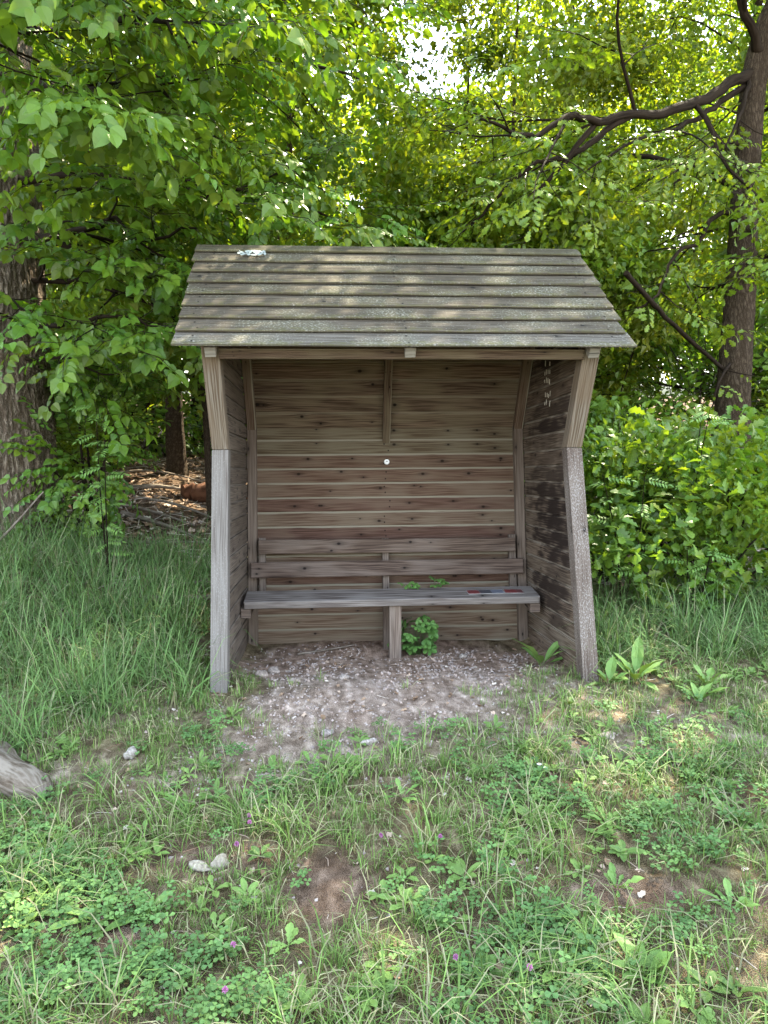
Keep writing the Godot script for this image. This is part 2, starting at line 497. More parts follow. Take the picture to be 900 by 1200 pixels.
func finish_tree(root: Node3D, t: Plant, trunk: Mesh, bark: Material, sp: String, single := 0) -> void:
	# the trunk, its branches, up to 300 leaves of their own in the sprays nearest to the open side, and the rest of the crown
	var inv := root.transform.affine_inverse()
	if trunk: part("trunk", trunk, root, inv)
	if t.wood.v.size(): part("branches", t.wood.mesh(bark), root, inv).set_meta("kind", "stuff")
	var order := []
	for i in t.tfs.size(): order.append(i)
	if single > 0:
		var eye := Vector3(-0.38, 1.72, 3.8)
		var keyed := []
		for i in order:
			var p: Vector3 = t.tfs[i].origin - eye
			var ok := p.x > p.z * 0.46 and p.x < -p.z * 0.62 and p.y < -p.z * 0.48 and p.y > p.z * 0.7
			keyed.append([p.length() if ok else 1000.0 + p.length(), i])
		keyed.sort_custom(func(a, b): return a[0] < b[0])
		var nodes := 0
		var taken := {}
		for kk in keyed:
			if nodes + spec[sp].leaves.size() > single: break
			taken[kk[1]] = true
			for lf in spec[sp].leaves:
				part("leaf", spec[sp].leaf[lf[0]], root, inv * t.tfs[kk[1]] * lf[1])
				nodes += 1
		order = order.filter(func(i): return not taken.has(i))
	var tt := []
	var cc := []
	for i in order:
		tt.append(inv * t.tfs[i]); cc.append(t.cols[i])
	if tt.size(): joined("crown", spec[sp].mesh, tt, cc, root)

# ---------------------------------------------------------------- boards
func inset(poly: Array, d: float) -> Array:
	var out := []
	var c := Vector2.ZERO
	for p in poly: c += p
	c /= poly.size()
	for i in poly.size():
		var p: Vector2 = poly[i]
		var a: Vector2 = (p - poly[(i - 1 + poly.size()) % poly.size()]).normalized().orthogonal()
		var b: Vector2 = (poly[(i + 1) % poly.size()] - p).normalized().orthogonal()
		if a.dot(c - p) < 0.0: a = -a
		if b.dot(c - p) < 0.0: b = -b
		out.append(p + (a + b) / maxf(0.35, 1.0 + a.dot(b)) * d)
	return out

# a convex plate: polygon in (x, y), its back at depth d0 and its face at d1 along the plate's normal; O, X, Y, N place it
func plate(mb: MB, poly: Array, d0: float, d1: float, O: Vector3, X: Vector3, Y: Vector3, N: Vector3, strip: int, u0 := 0.0, us := 0.5, y0 := INF, y1 := -INF, bev := 0.003) -> void:
	if y1 < y0:
		for p in poly:
			y0 = minf(y0, p.y); y1 = maxf(y1, p.y)
	var f := inset(poly, bev)
	var n := poly.size()
	var cen := Vector2.ZERO
	for p in poly: cen += p
	cen /= n
	var P := func(p: Vector2, d: float) -> Vector3: return O + X * p.x + Y * p.y + N * d
	var U := func(p: Vector2) -> Vector2: return Vector2(u0 + p.x * us, (strip + clampf(1.0 - (p.y - y0) / (y1 - y0), 0.03, 0.97)) / 16.0)
	var sgn := 1.0 if d1 > d0 else -1.0
	for i in range(1, n - 1):
		mb.tri(P.call(f[0], d1), P.call(f[i], d1), P.call(f[i + 1], d1), N * sgn, U.call(f[0]), U.call(f[i]), U.call(f[i + 1]))
		mb.tri(P.call(poly[0], d0), P.call(poly[i], d0), P.call(poly[i + 1], d0), -N * sgn, U.call(poly[0]), U.call(poly[i]), U.call(poly[i + 1]))
	var dm := d1 - sgn * bev
	for i in n:
		var a: Vector2 = poly[i]
		var b: Vector2 = poly[(i + 1) % n]
		var o := (b - a).normalized().orthogonal()
		if o.dot(a - cen) < 0.0: o = -o
		var on := X * o.x + Y * o.y
		# the cut edge shows along the length: shift v a little so that its grain differs
		var thick := absf(dm - d0) > 0.03 and absf(b.x - a.x) > absf(b.y - a.y)
		var va := Vector2(U.call(a).x, (strip + 0.06) / 16.0)
		var vb := Vector2(U.call(b).x, (strip + 0.06) / 16.0)
		if not thick:
			va = U.call(a); vb = U.call(b)
		var dv := Vector2(0, 0.055 if thick else 0.004)
		mb.quad(P.call(a, d0), P.call(b, d0), P.call(b, dm), P.call(a, dm), on, va, vb, vb + dv, va + dv)
		mb.quad(P.call(a, dm), P.call(b, dm), P.call(f[(i + 1) % n], d1), P.call(f[i], d1), (on + N * sgn).normalized(), U.call(a), U.call(b), U.call(f[(i + 1) % n]), U.call(f[i]))

func beam_mesh(size: Vector3, mat: String, strip: int, u0 := 0.0, bev := 0.004) -> ArrayMesh:   # length x, height y, depth z, centred
	var mb := MB.new()
	var h := size * 0.5
	u0 = clampf(fposmod(u0, 1.0), size.x * 0.25 + 0.01, 0.99 - size.x * 0.25)
	plate(mb, [Vector2(-h.x, -h.y), Vector2(h.x, -h.y), Vector2(h.x, h.y), Vector2(-h.x, h.y)], -h.z, h.z, Vector3.ZERO, Vector3.RIGHT, Vector3.UP, Vector3.BACK, strip, u0, 0.5, INF, -INF, bev)
	return mb.mesh(M[mat])

func rect(x0: float, y0: float, x1: float, y1: float) -> Array: return [Vector2(x0, y0), Vector2(x1, y0), Vector2(x1, y1), Vector2(x0, y1)]

# the shelter's outline seen from the side, (z, y)
const F0 := Vector2(0.03, -0.02)
const FK := Vector2(-0.386, 1.338)
const FT := Vector2(-0.150, 1.906)
const RK := Vector2(-1.476, 1.385)
const R0 := Vector2(-1.120, -0.16)
const RIDGE := Vector2(-1.018, 2.503)
const EAVE := Vector2(-0.047, 1.872)

func splay(mb: MB) -> void:
	for i in mb.v.size():
		var p := mb.v[i]
		mb.v[i].x += 0.03 * clampf((1.338 - p.y) / 1.338, 0.0, 1.0) * clampf((p.z + 1.0) / 1.0, 0.0, 1.0)

func build_shelter() -> void:
	var sh := thing("wooden_shelter", "weathered grey wooden shelter with plank roof and built-in bench", "shelter", Vector3(0, 0, 0))
	# --- back wall: level boards on the lower part and on the slope behind the ridge
	var wall := Node3D.new(); wall.name = "back_wall"; sh.add_child(wall)
	var specs := [[R0, RK, 0.1005, [0, 1, 0, 2, 1, 4, 2, 9, 6, 5, 4, 3, 7, 8, 9, 9], true], [RK, RIDGE, 0.122, [10, 11, 12, 13, 14, 15], false]]
	for sp in specs:
		var a: Vector2 = sp[0]
		var b: Vector2 = sp[1]
		var dir := (b - a).normalized()
		var U := Vector3(0, dir.y, dir.x)
		var N := Vector3(0, -dir.x, dir.y)
		var O := Vector3(0, a.y, a.x)
		var total := (b - a).length() + (0.02 if sp[4] else -0.02)
		var s := 0.0
		var k := 0
		while s < total - 0.02:
			var e: float = minf(s + sp[2], total)
			var lap: float = minf(0.012, (e - s) * 0.3)
			var mb := MB.new()
			var j := rr(-0.0015, 0.0015)
			var st: int = sp[3][k % sp[3].size()]
			var us := 0.48 if k % 3 != 1 else -0.48
			plate(mb, rect(-0.957, s, 0.957, e - lap), -0.022, j, O, Vector3.RIGHT, U, N, st, 0.5, us, s, e)
			plate(mb, rect(-0.957, e - lap, 0.957, e), -0.022, -0.007, O, Vector3.RIGHT, U, N, st, 0.5, us, s, e, 0.001)
			part("board", mb.mesh(M.inner), wall)
			s = e
			k += 1
	# --- side walls: boards run level with the sill, cut to the shelter's outline
	var outline := PackedVector2Array([F0 + Vector2(-0.03, 0), FK + Vector2(-0.03, 0), FT + Vector2(-0.03, -0.02), RIDGE + Vector2(0.0, -0.04), RK + Vector2(0.01, 0), R0 + Vector2(0.01, 0)])
	for sd in [-1.0, 1.0]:
		var sw := Node3D.new(); sw.name = "side_wall"; sh.add_child(sw, true)
		if sd > 0: tag(sw, "plank side wall with dark soot stains and white scribbles")
		var slope := 0.125
		var y := -0.12
		var k := 0
		while y < 2.45:
			var mb := MB.new()
			for layer in 2:
				var ya := y if layer == 0 else y + 0.087
				var yb := y + 0.087 if layer == 0 else y + 0.101
				var strip_poly := PackedVector2Array([Vector2(0.3, ya + slope * 0.3), Vector2(0.3, yb + slope * 0.3), Vector2(-1.7, yb - slope * 1.7), Vector2(-1.7, ya - slope * 1.7)])
				for piece in Geometry2D.intersect_polygons(outline, strip_poly):
					var pl := []
					for p in piece: pl.append(Vector2(-p.x, p.y - p.x * slope))   # straighten the strip so that the grain follows it
					if pl.size() < 3: continue
					var x0: float = 0.988 * sd
					var x1: float = (0.964 if layer == 0 else 0.974) * sd
					plate(mb, pl, x0, x1 + rr(-0.001, 0.001), Vector3.ZERO, Vector3(0, -slope, -1), Vector3.UP, Vector3.RIGHT, ([8, 9, 10, 11][k % 4] if sd < 0 else (k if k < 16 else 12 + k % 4)), 0.03 if sd > 0 else 0.05 + 0.07 * (k % 4), 0.6 if sd > 0 else 0.45, y, y + 0.101, 0.0025 if layer == 0 else 0.0008)
			if sd > 0: splay(mb)
			if mb.v.size(): part("board", mb.mesh(M.grey if sd < 0 else M.soot), sw)
			y += 0.101
			k += 1
		# --- posts: front ones bend forward under the eave
		var X := Vector3(0, 0, 1)
		var low := [F0, FK, FK + Vector2(-0.095, -0.012), F0 + Vector2(-0.1, 0)]
		var top := [FK + Vector2(0.0, 0.003), FT, FT + Vector2(-0.10, 0.0), FK + Vector2(-0.095, -0.009)]
		for q in 2:
			var mb := MB.new()
			# turn the outline so that the texture runs along the post
			var a: Vector2 = [F0, FK][q]
			var b: Vector2 = [FK, FT][q]
			var dir := (b - a).normalized()
			var nrm := Vector2(-dir.y, dir.x)
			if nrm.x > 0.0: nrm = -nrm
			var pl := []
			for p in [low, top][q]:
				var w: Vector2 = p - a
				pl.append(Vector2(w.dot(dir), w.dot(nrm)))
			plate(mb, pl, 0.952 * sd, 1.042 * sd, Vector3(0, a.y, a.x), Vector3(0, dir.y, dir.x), Vector3(0, nrm.y, nrm.x), Vector3.RIGHT, 0 if q == 0 and sd < 0 else (1 if q == 0 else 2), 0.12 + 0.05 * sd, 0.5, INF, -INF, 0.005)
			if sd > 0: splay(mb)
			var o := part("post", mb.mesh(M.grey), sh)
			tag(o, ["light grey front post", "brownish upper length of front post leaning to the eave"][q])
		for q in 2:
			var a: Vector2 = [R0, RK][q]
			var b: Vector2 = [RK, RIDGE + Vector2(0, -0.12)][q]
			var dir := (b - a).normalized()
			var mb := MB.new()
			var L := (b - a).length()
			plate(mb, rect(0, -0.031, L, 0.031), 0.001, 0.056, Vector3(0.929 * sd, a.y, a.x), Vector3(0, dir.y, dir.x), Vector3(1, 0, 0), Vector3(0, -dir.x, dir.y), 4 + q, 0.15, 0.5)
			part("corner_post", mb.mesh(M.inner if q == 1 else M.grey), sh)
	# --- roof of lapped boards
	var roof := Node3D.new(); roof.name = "roof"; sh.add_child(roof)
	tag(roof, "front roof slope of lapped grey boards spotted with pale lichen")
	var D := (RIDGE - EAVE).normalized()
	var DU := Vector3(0, D.y, D.x)
	var RN := Vector3(0, -D.x, D.y)
	var RO := Vector3(0, EAVE.y, EAVE.x)
	for i in 9:
		var mb := MB.new()
		var s0 := i * 0.1345 + rr(-0.003, 0.003)
		var wdt := 0.168 if i < 8 else 0.105
		var tilt := 0.12
		var yv := DU.rotated(Vector3.RIGHT, -tilt * -1.0).normalized()
		yv = (DU * cos(tilt) - RN * sin(tilt)).normalized()
		var nv := (RN * cos(tilt) + DU * sin(tilt)).normalized()
		var e0 := 1.175 + rr(-0.012, 0.012)
		var e1 := 1.175 + rr(-0.012, 0.012)
		var org := RO + DU * s0 + RN * 0.026
		# lower edge is not quite straight: six lengths with small offsets share the board
		var xs := []
		for q in 9: xs.append(lerpf(-e0, e1, q / 8.0))
		var jl := []
		for q in 9: jl.append(rr(-0.0035, 0.0035))
		var jd := []
		for q in 9: jd.append(rr(-0.002, 0.002))
		var u0 := 0.5
		var V0 := (i + 0.97) / 16.0
		var V1 := (i + 0.03) / 16.0
		for q in 8:
			var pa := func(x: float, y: float, d: float) -> Vector3: return org + Vector3.RIGHT * x + yv * y + nv * d
			var A: Vector3 = pa.call(xs[q], jl[q] + 0.003, jd[q])
			var B: Vector3 = pa.call(xs[q + 1], jl[q + 1] + 0.003, jd[q + 1])
			var C: Vector3 = pa.call(xs[q + 1], wdt, 0.0)
			var E: Vector3 = pa.call(xs[q], wdt, 0.0)
			var A1: Vector3 = pa.call(xs[q], jl[q], jd[q] - 0.003)
			var B1: Vector3 = pa.call(xs[q + 1], jl[q + 1], jd[q + 1] - 0.003)
			var A2: Vector3 = pa.call(xs[q], jl[q], -0.010)
			var B2: Vector3 = pa.call(xs[q + 1], jl[q + 1], -0.010)
			var C2: Vector3 = pa.call(xs[q + 1], wdt, -0.010)
			var E2: Vector3 = pa.call(xs[q], wdt, -0.010)
			var ua := Vector2(u0 + xs[q] * 0.42, V0)
			var ub := Vector2(u0 + xs[q + 1] * 0.42, V0)
			var uc := Vector2(ub.x, V1)
			var ue := Vector2(ua.x, V1)
			mb.quad(A, B, C, E, nv, ua, ub, uc, ue)
			mb.quad(A1, B1, B, A, (nv - yv).normalized(), ua, ub, ub, ua)
			mb.quad(A2, B2, B1, A1, -yv, ua - Vector2(0, 0.01), ub - Vector2(0, 0.01), ub, ua)
			mb.quad(A2, B2, C2, E2, -nv, ua, ub, uc, ue)
			if q == 0: mb.quad(A2, A1, E, E2, Vector3.LEFT, ua, ua, ue, ue)
			if q == 7: mb.quad(B2, B1, C, C2, Vector3.RIGHT, ub, ub, uc, uc)
		part("board", mb.mesh(M.roof), roof)
	part("ridge_board", beam_mesh(Vector3(2.36, 0.10, 0.02), "roof", 9, 0.3), roof, Transform3D(Basis(Vector3.RIGHT, 1.95), Vector3(0, RIDGE.y - 0.012, RIDGE.x - 0.035)))
	# lichen: a crusty patch of small lobes on the second board from the top
	var lb := MB.new()
	var lo := RO + DU * 1.03 + RN * 0.0315
	for q in 90:
		var lx := -0.84 + rr(-0.10, 0.10) * (0.4 + 0.6 * R.randf())
		var ls := rr(-0.045, 0.045) * sqrt(maxf(0.0, 1.0 - pow((lx + 0.84) / 0.105, 2.0)))
		var rad := rr(0.004, 0.012)
		var cen := lo + Vector3.RIGHT * lx + DU * ls + RN * (-ls * 0.12 + rr(0.0, 0.003))
		var prev := Vector3.ZERO
		for w in 8:
			var ang := TAU * w / 7.0
			var pp := cen + (Vector3.RIGHT * cos(ang) + DU * sin(ang)) * rad * rr(0.7, 1.2)
			if w > 0: lb.tri(cen + RN * 0.004, prev, pp, RN)
			prev = pp
	var lmat := StandardMaterial3D.new(); lmat.albedo_color = sr(140, 148, 142); lmat.roughness = 0.95
	var lic := part("lichen", lb.mesh(lmat), roof)
	lic.set_meta("kind", "stuff")
	tag(lic, "pale blue-green lichen patch on the roof")
	# rafters and the beam under the eave
	for x in [-0.985, 0.025, 0.985]:
		var len := 1.12
		var c := RO + DU * (len * 0.5 + 0.03) - RN * 0.040
		part("rafter", beam_mesh(Vector3(len, 0.055, 0.055), "grey", 3, x), sh, Transform3D(Basis(DU, RN, DU.cross(RN)), c + Vector3.RIGHT * x))
	part("beam", beam_mesh(Vector3(1.90, 0.052, 0.06), "inner", 12, 0.2), sh, Transform3D(Basis.IDENTITY, Vector3(0, 1.850, -0.175)))
	var d2 := (RIDGE - RK).normalized()
	part("stud", beam_mesh(Vector3(1.13, 0.052, 0.06), "inner", 12, 0.5), sh, Transform3D(Basis(Vector3(0, d2.y, d2.x), Vector3.RIGHT, Vector3(0, d2.y, d2.x).cross(Vector3.RIGHT)), Vector3(0.0, RK.y, RK.x) + Vector3(0, d2.y, d2.x) * 0.43 + Vector3(0, -d2.x, d2.y) * 0.033))
	# --- bench
	var be := Node3D.new(); be.name = "bench"; sh.add_child(be)
	tag(be, "plank bench with two backrest planks fixed between the side walls")
	var seat := part("seat", beam_mesh(Vector3(1.868, 0.046, 0.235), "bench", 0, 0.1, 0.006), be, Transform3D(Basis(Vector3.RIGHT, 0.02), Vector3(-0.004, 0.340, -0.845)))
	tag(seat, "thick grey seat plank")
	var lean := (RK - R0).normalized()
	var LU := Vector3(0, lean.y, lean.x)
	var LN := Vector3(0, -lean.x, lean.y)
	var on_wall := func(x: float, y: float, d: float) -> Vector3:
		var z := lerpf(R0.x, RK.x, (y - R0.y) / (RK.y - R0.y))
		return Vector3(x, y, z) + LN * d
	var bas := Basis(Vector3.RIGHT, LU, LN)
	part("backrest_plank", beam_mesh(Vector3(1.76, 0.095, 0.036), "bench", 1, 0.4, 0.006), be, Transform3D(bas.rotated(Vector3.BACK, -0.004), on_wall.call(-0.005, 0.580, 0.098)))
	part("backrest_plank", beam_mesh(Vector3(1.862, 0.105, 0.036), "bench", 2, 0.7, 0.006), be, Transform3D(bas, on_wall.call(-0.005, 0.432, 0.098)))
	for x in [-0.862, -0.022, 0.862]:
		part("stile", beam_mesh(Vector3(0.76 if absf(x) < 0.5 else 0.42, 0.045, 0.05), "bench", 3, x), be, Transform3D(Basis(LU, -Vector3.RIGHT, LN), on_wall.call(x, 0.26 if absf(x) < 0.5 else 0.44, 0.052)))
	part("leg", beam_mesh(Vector3(0.46, 0.076, 0.075), "bench", 4, 0.3), be, Transform3D(Basis(Vector3.UP, -Vector3.RIGHT, Vector3.BACK), Vector3(0.008, 0.085, -0.785)))
	part("leg", beam_mesh(Vector3(0.46, 0.05, 0.06), "bench", 5, 0.9), be, Transform3D(Basis(Vector3.UP, -Vector3.RIGHT, Vector3.BACK), Vector3(-0.03, 0.085, -0.97)))
	for x in [-0.93, 0.905]:
		part("bearer", beam_mesh(Vector3(0.36, 0.062, 0.062), "bench", 5, 0.2), be, Transform3D(Basis(Vector3.BACK, Vector3.UP, Vector3.LEFT), Vector3(x, 0.285, -0.925)))
	# --- marks on the side wall: short strokes of white paint
	var pm := StandardMaterial3D.new(); pm.albedo_color = sr(190, 184, 168); pm.roughness = 0.9
	var marks := MB.new()
	for row in 5:
		for colm in 4:
			if R.randf() < 0.22: continue
			var zz := -0.93 + colm * 0.035 + (0.03 if row > 2 else 0.0) + rr(-0.006, 0.006)
			var yy := 1.80 - row * 0.052 + zz * 0.0 + rr(-0.006, 0.006) - (0.03 if row > 2 else 0.0)
			plate(marks, rect(0, 0, rr(0.006, 0.013), rr(0.02, 0.036)), 0.965, 0.9615, Vector3(0, yy, zz), Vector3(0, 0.1 * rr(-1, 1), 1), Vector3(0, 1, rr(-0.2, 0.2)), Vector3.RIGHT, 0, 0, 0.5, INF, -INF, 0.0005)
	var mk := part("scribbles", marks.mesh(pm), sh)
	mk.set_meta("kind", "stuff")
	tag(mk, "small white painted scribbles")

# ---------------------------------------------------------------- plants on the ground
func blade(mb: MB, at: Vector3, yaw: float, h: float, w: float, bend: float, col: Color, short := false) -> void:
	var f := Vector3(sin(yaw), 0, cos(yaw))
	var s := Vector3(cos(yaw), 0, -sin(yaw)) * w
	var p0 := at
	var p1 := at + Vector3.UP * h * 0.45 + f * bend * h * 0.18
	var p2 := at + Vector3.UP * h * (0.82 - bend * 0.12) + f * bend * h * 0.52
	var p3 := at + Vector3.UP * h * (1.0 - bend * 0.38) + f * bend * h * 0.95
	if short:
		p1 = at + Vector3.UP * h * 0.6 + f * bend * h * 0.3
		mb.flat(p0 - s, p1 - s * 0.8, p1 + s * 0.8, col); mb.flat(p0 - s, p1 + s * 0.8, p0 + s, col)
		mb.flat(p1 - s * 0.8, p3, p1 + s * 0.8, col)
		return
	mb.flat(p0 - s, p1 - s * 0.9, p1 + s * 0.9, col); mb.flat(p0 - s, p1 + s * 0.9, p0 + s, col)
	mb.flat(p1 - s * 0.9, p2 - s * 0.6, p2 + s * 0.6, col); mb.flat(p1 - s * 0.9, p2 + s * 0.6, p1 + s * 0.9, col)
	mb.flat(p2 - s * 0.6, p3, p2 + s * 0.6, col)

func tuft(n: int, rad: float, h0: float, h1: float, w: float, bend: float, cols: Array) -> ArrayMesh:
	var mb := MB.new()
	for i in n:
		var a := rr(0, TAU)
		var q := rad * sqrt(R.randf())
		var c: Color = cols[R.randi() % cols.size()] * rr(0.8, 1.2)
		blade(mb, Vector3(cos(a) * q, -0.01, sin(a) * q), rr(0, TAU) if R.randf() < 0.5 else PI / 2 - a + rr(-0.6, 0.6), rr(h0, h1), w * rr(0.7, 1.2), bend * rr(0.3, 1.3), c, h1 < 0.12)
	return mb.mesh(M.grass)

func clover_tuft(n: int, rad: float, hgt: float, size: float, cols: Array) -> ArrayMesh:
	var mb := MB.new()
	for i in n:
		var a := rr(0, TAU)
		var q := rad * sqrt(R.randf())
		var h := hgt * rr(0.5, 1.1)
		var p := Vector3(cos(a) * q, h, sin(a) * q)
		var c: Color = cols[R.randi() % cols.size()] * rr(0.8, 1.2)
		blade(mb, Vector3(cos(a) * q * 0.8, -0.01, sin(a) * q * 0.8), a, h, 0.0008, 0.2, c * 0.8, true)
		var up := (Vector3.UP + rv(0.35)).normalized()
		var y0 := rr(0, TAU)
		for k in 3:
			var d := Vector3(cos(y0 + TAU * k / 3.0), rr(-0.1, 0.25), sin(y0 + TAU * k / 3.0))
			leaf(mb, aim(p, d, up), [[0.0, 0.0], [0.62, 1.0], [0.95, 0.6], [1.0, 0.0]], size * rr(0.8, 1.1), size * 0.85, c, 0.25, 0.1)
	return mb.mesh(M.grass)

func ground_at(x: float, z: float, tilt := 0.25) -> Transform3D:
	var b := Basis(Vector3.UP, rr(0, TAU)) * Basis(Vector3(rr(-1, 1), 0, rr(-1, 1)).normalized(), rr(0, tilt))
	return Transform3D(b, Vector3(x, gh(x, z), z))

func scatter(called: String, meshes: Array, tries: int, x0: float, x1: float, z0: float, z1: float, dens: Callable, smin: float, smax: float, tint: Callable, label: String, category: String, tilt := 0.25) -> void:
	var root := thing(called, label, category)
	root.set_meta("kind", "stuff")
	var lists := []
	var cl := []
	for m in meshes:
		lists.append([]); cl.append([])
	for i in tries:
		var x := rr(x0, x1)
		var z := rr(z0, z1)
		if R.randf() > dens.call(x, z): continue
		if absf(x) < 1.0 and z < -0.02 - 0.2 and z > -1.2 and absf(absf(x) - 0.98) < 0.05: continue
		var k := R.randi() % meshes.size()
		var tf := ground_at(x, z, tilt)
		tf.basis = tf.basis.scaled(Vector3.ONE * rr(smin, smax))
		lists[k].append(tf)
		cl[k].append(tint.call(x, z))
	for k in meshes.size():
		if lists[k].size():
			joined("tuft", meshes[k], lists[k], cl[k], root)

func rosette(called: String, label: String, category: String, at: Vector2, n: int, ln: float, wd: float, shape: Array, rise: float, cols: Array, group := "") -> void:
	var root := thing(called, label, category, Vector3(at.x, gh(at.x, at.y) - 0.005, at.y), group)
	var lm := []
	for k in 3:
		var mb := MB.new()
		leaf(mb, Transform3D.IDENTITY, shape, ln * [0.8, 1.0, 1.15][k], wd, cols[k % cols.size()], 0.3, [0.25, 0.35, 0.45][k], 0.18)
		lm.append(mb.mesh(M.weed))
	for i in n:
		var a := TAU * i / n + rr(-0.4, 0.4)
		var el := rise * rr(0.25, 1.7)
		var d := Vector3(cos(a), el, sin(a))
		part("leaf", lm[R.randi() % 3], root, aim(Vector3(cos(a), 0, sin(a)) * 0.006, d, (Vector3.UP - Vector3(cos(a), 0, sin(a)) * el * 0.3 + rv(0.15)).normalized()).scaled_local(Vector3.ONE * rr(0.45, 1.15)))

func stone(called: String, label: String, at: Vector2, size: Vector3, col: Color, yaw: float, sink := 0.3, seed_ := 1) -> void:
	var mb := MB.new()
	var n1 := 14
	var n2 := 9
	for i in n2 + 1:
		for k in n1 + 1:
			var th := PI * i / n2
			var ph := TAU * (k % n1) / n1
			var d := Vector3(sin(th) * cos(ph), cos(th), sin(th) * sin(ph))
			var r := 1.0 + NZ.get_noise_3d(d.x * 70 + seed_ * 31.0, d.y * 70, d.z * 70) * 0.7 + NZ.get_noise_3d(d.x * 220, d.y * 220 + seed_ * 31.0, d.z * 220) * 0.18
			mb.v.append(d * r * size * 0.5); mb.n.append(d); mb.u.append(Vector2(k / 14.0, i / 9.0)); mb.c.append(col * (0.9 + 0.25 * NZ.get_noise_3d(d.x * 300, d.y * 300, d.z * 300 + seed_)))
	for i in n2:
		for k in n1:
			var a := i * (n1 + 1) + k
			var b := a + n1 + 1
			mb.ix.append_array([a, b, a + 1, a + 1, b, b + 1])
	var st := SurfaceTool.new()
	st.create_from_arrays(mb.mesh(M.stone).surface_get_arrays(0))
	st.index(); st.deindex(); st.set_smooth_group(-1); st.generate_normals()
	var me := st.commit()
	me.surface_set_material(0, M.stone)
	var o := part(called, me, self, Transform3D(Basis(Vector3.UP, yaw), Vector3(at.x, gh(at.x, at.y) + size.y * (0.5 - sink), at.y)))
	tag(o, label, "stone")

# ---------------------------------------------------------------- shrubs, saplings, background trees
func pinnate(ln: float, cols: Array) -> ArrayMesh:   # a rowan leaf: leaflets in pairs along a stalk, along +Z
	var mb := MB.new()
	tube(mb, [Vector3.ZERO, Vector3(0, 0.01, ln * 0.5), Vector3(0, -0.02, ln)], [0.0016, 0.0013, 0.0008], 3, Color(0.07, 0.10, 0.03))
	for k in 6:
		var t := 0.2 + 0.75 * k / 5.5
		for s in [-1.0, 1.0]:
			leaf(mb, aim(Vector3(0, 0.008 - 0.03 * t * t, ln * t), Vector3(s, rr(-0.25, 0.1), 0.45), (Vector3.UP + rv(0.2)).normalized()), LANCE, ln * rr(0.27, 0.32), ln * 0.105, cols[R.randi() % cols.size()] * rr(0.85, 1.15), 0.3, 0.2)
	leaf(mb, aim(Vector3(0, -0.02, ln), Vector3(0, -0.2, 1)), LANCE, ln * 0.3, ln * 0.11, cols[0], 0.3, 0.2)
	return mb.mesh(M.weed)

func rowan(label: String, at: Vector3, h: float, leanv: Vector3, stems: int, n: int, ln: float, cols: Array) -> void:
	var root := thing("rowan_sapling", label, "sapling", at)
	var lm := [pinnate(ln, cols), pinnate(ln * 1.1, cols), pinnate(ln * 0.85, cols)]
	for s in stems:
		var mb := MB.new()
		var top := Vector3(rr(-0.25, 0.25), 1, rr(-0.15, 0.25)) * h * rr(0.75, 1.0) + leanv
		if s == 0: top = Vector3(0, h, 0) + leanv
		var pts := spline([Vector3.ZERO, top * 0.5 + rv(0.04), top], 4)
		var rad := []
		for i in pts.size(): rad.append(lerpf(0.008, 0.002, float(i) / (pts.size() - 1)))
		tube(mb, pts, rad, 5)
		part("stem", mb.mesh(M.twig), root)
		for k in n:
			var f := lerpf(0.22, 1.0, (k + 0.5) / n)
			var i := mini(int(f * (pts.size() - 1)), pts.size() - 2)
			var p: Vector3 = pts[i].lerp(pts[i + 1], f * (pts.size() - 1) - i)
			var a := k * 2.4 + rr(-0.5, 0.5)
			var d := Vector3(cos(a), rr(-0.25, 0.35), sin(a) + 0.25)
			part("leaf", lm[R.randi() % 3], root, aim(p, d, (Vector3.UP + Vector3(0, 0, 0.5) + rv(0.25)).normalized()).scaled_local(Vector3.ONE * rr(0.75, 1.1)))

func bush(called: String, label: String, at: Vector3, size: Vector3, n: int, sp: String, tone: Color, single := 0, sc := 1.0, group := "") -> void:
	var root := thing(called, label, "bush", Vector3(at.x, gh(at.x, at.z), at.z), group)
	var t := Plant.new()
	t.tone = tone
	t.scale = sc
	var heads := []
	for k in maxi(6, int(n / 22.0)):
		var a := rr(0, TAU)
		var q := sqrt(R.randf())
		var y := rr(0.12, 1.0)
		var w := sqrt(maxf(0.08, 1.0 - pow(absf(y * 1.15 - 0.45) / 0.85, 2.0)))
		var p := root.position + Vector3(cos(a) * q * size.x * w, y * size.y, sin(a) * q * size.z * w)
		heads.append(p)
		var foot := root.position + Vector3(cos(a), 0, sin(a)) * 0.12 * q - Vector3(0, 0.03, 0)
		var pts := spline([foot, foot.lerp(p, 0.5) + Vector3(0, 0.15 * size.y, 0) + rv(0.06), p], 4)
		var rad := []
		for i in pts.size(): rad.append(lerpf(0.012 + 0.004 * size.y, 0.003, float(i) / (pts.size() - 1)))
		tube(t.wood, pts, rad, 4)
	for i in n:
		var p: Vector3 = heads[i % heads.size()]
		var o := rv(1.0)
		while o.length() > 1.0: o = rv(1.0)
		o *= Vector3(size.x, size.y * 0.6, size.z) * 0.42
		var d := (o + (p - root.position - Vector3(0, size.y * 0.45, 0)) * 0.6).normalized() + Vector3(0, 0.15, 0) + rv(0.35)
		put_spray(t, p + o, d)
	finish_tree(root, t, null, M.twig, sp, single)

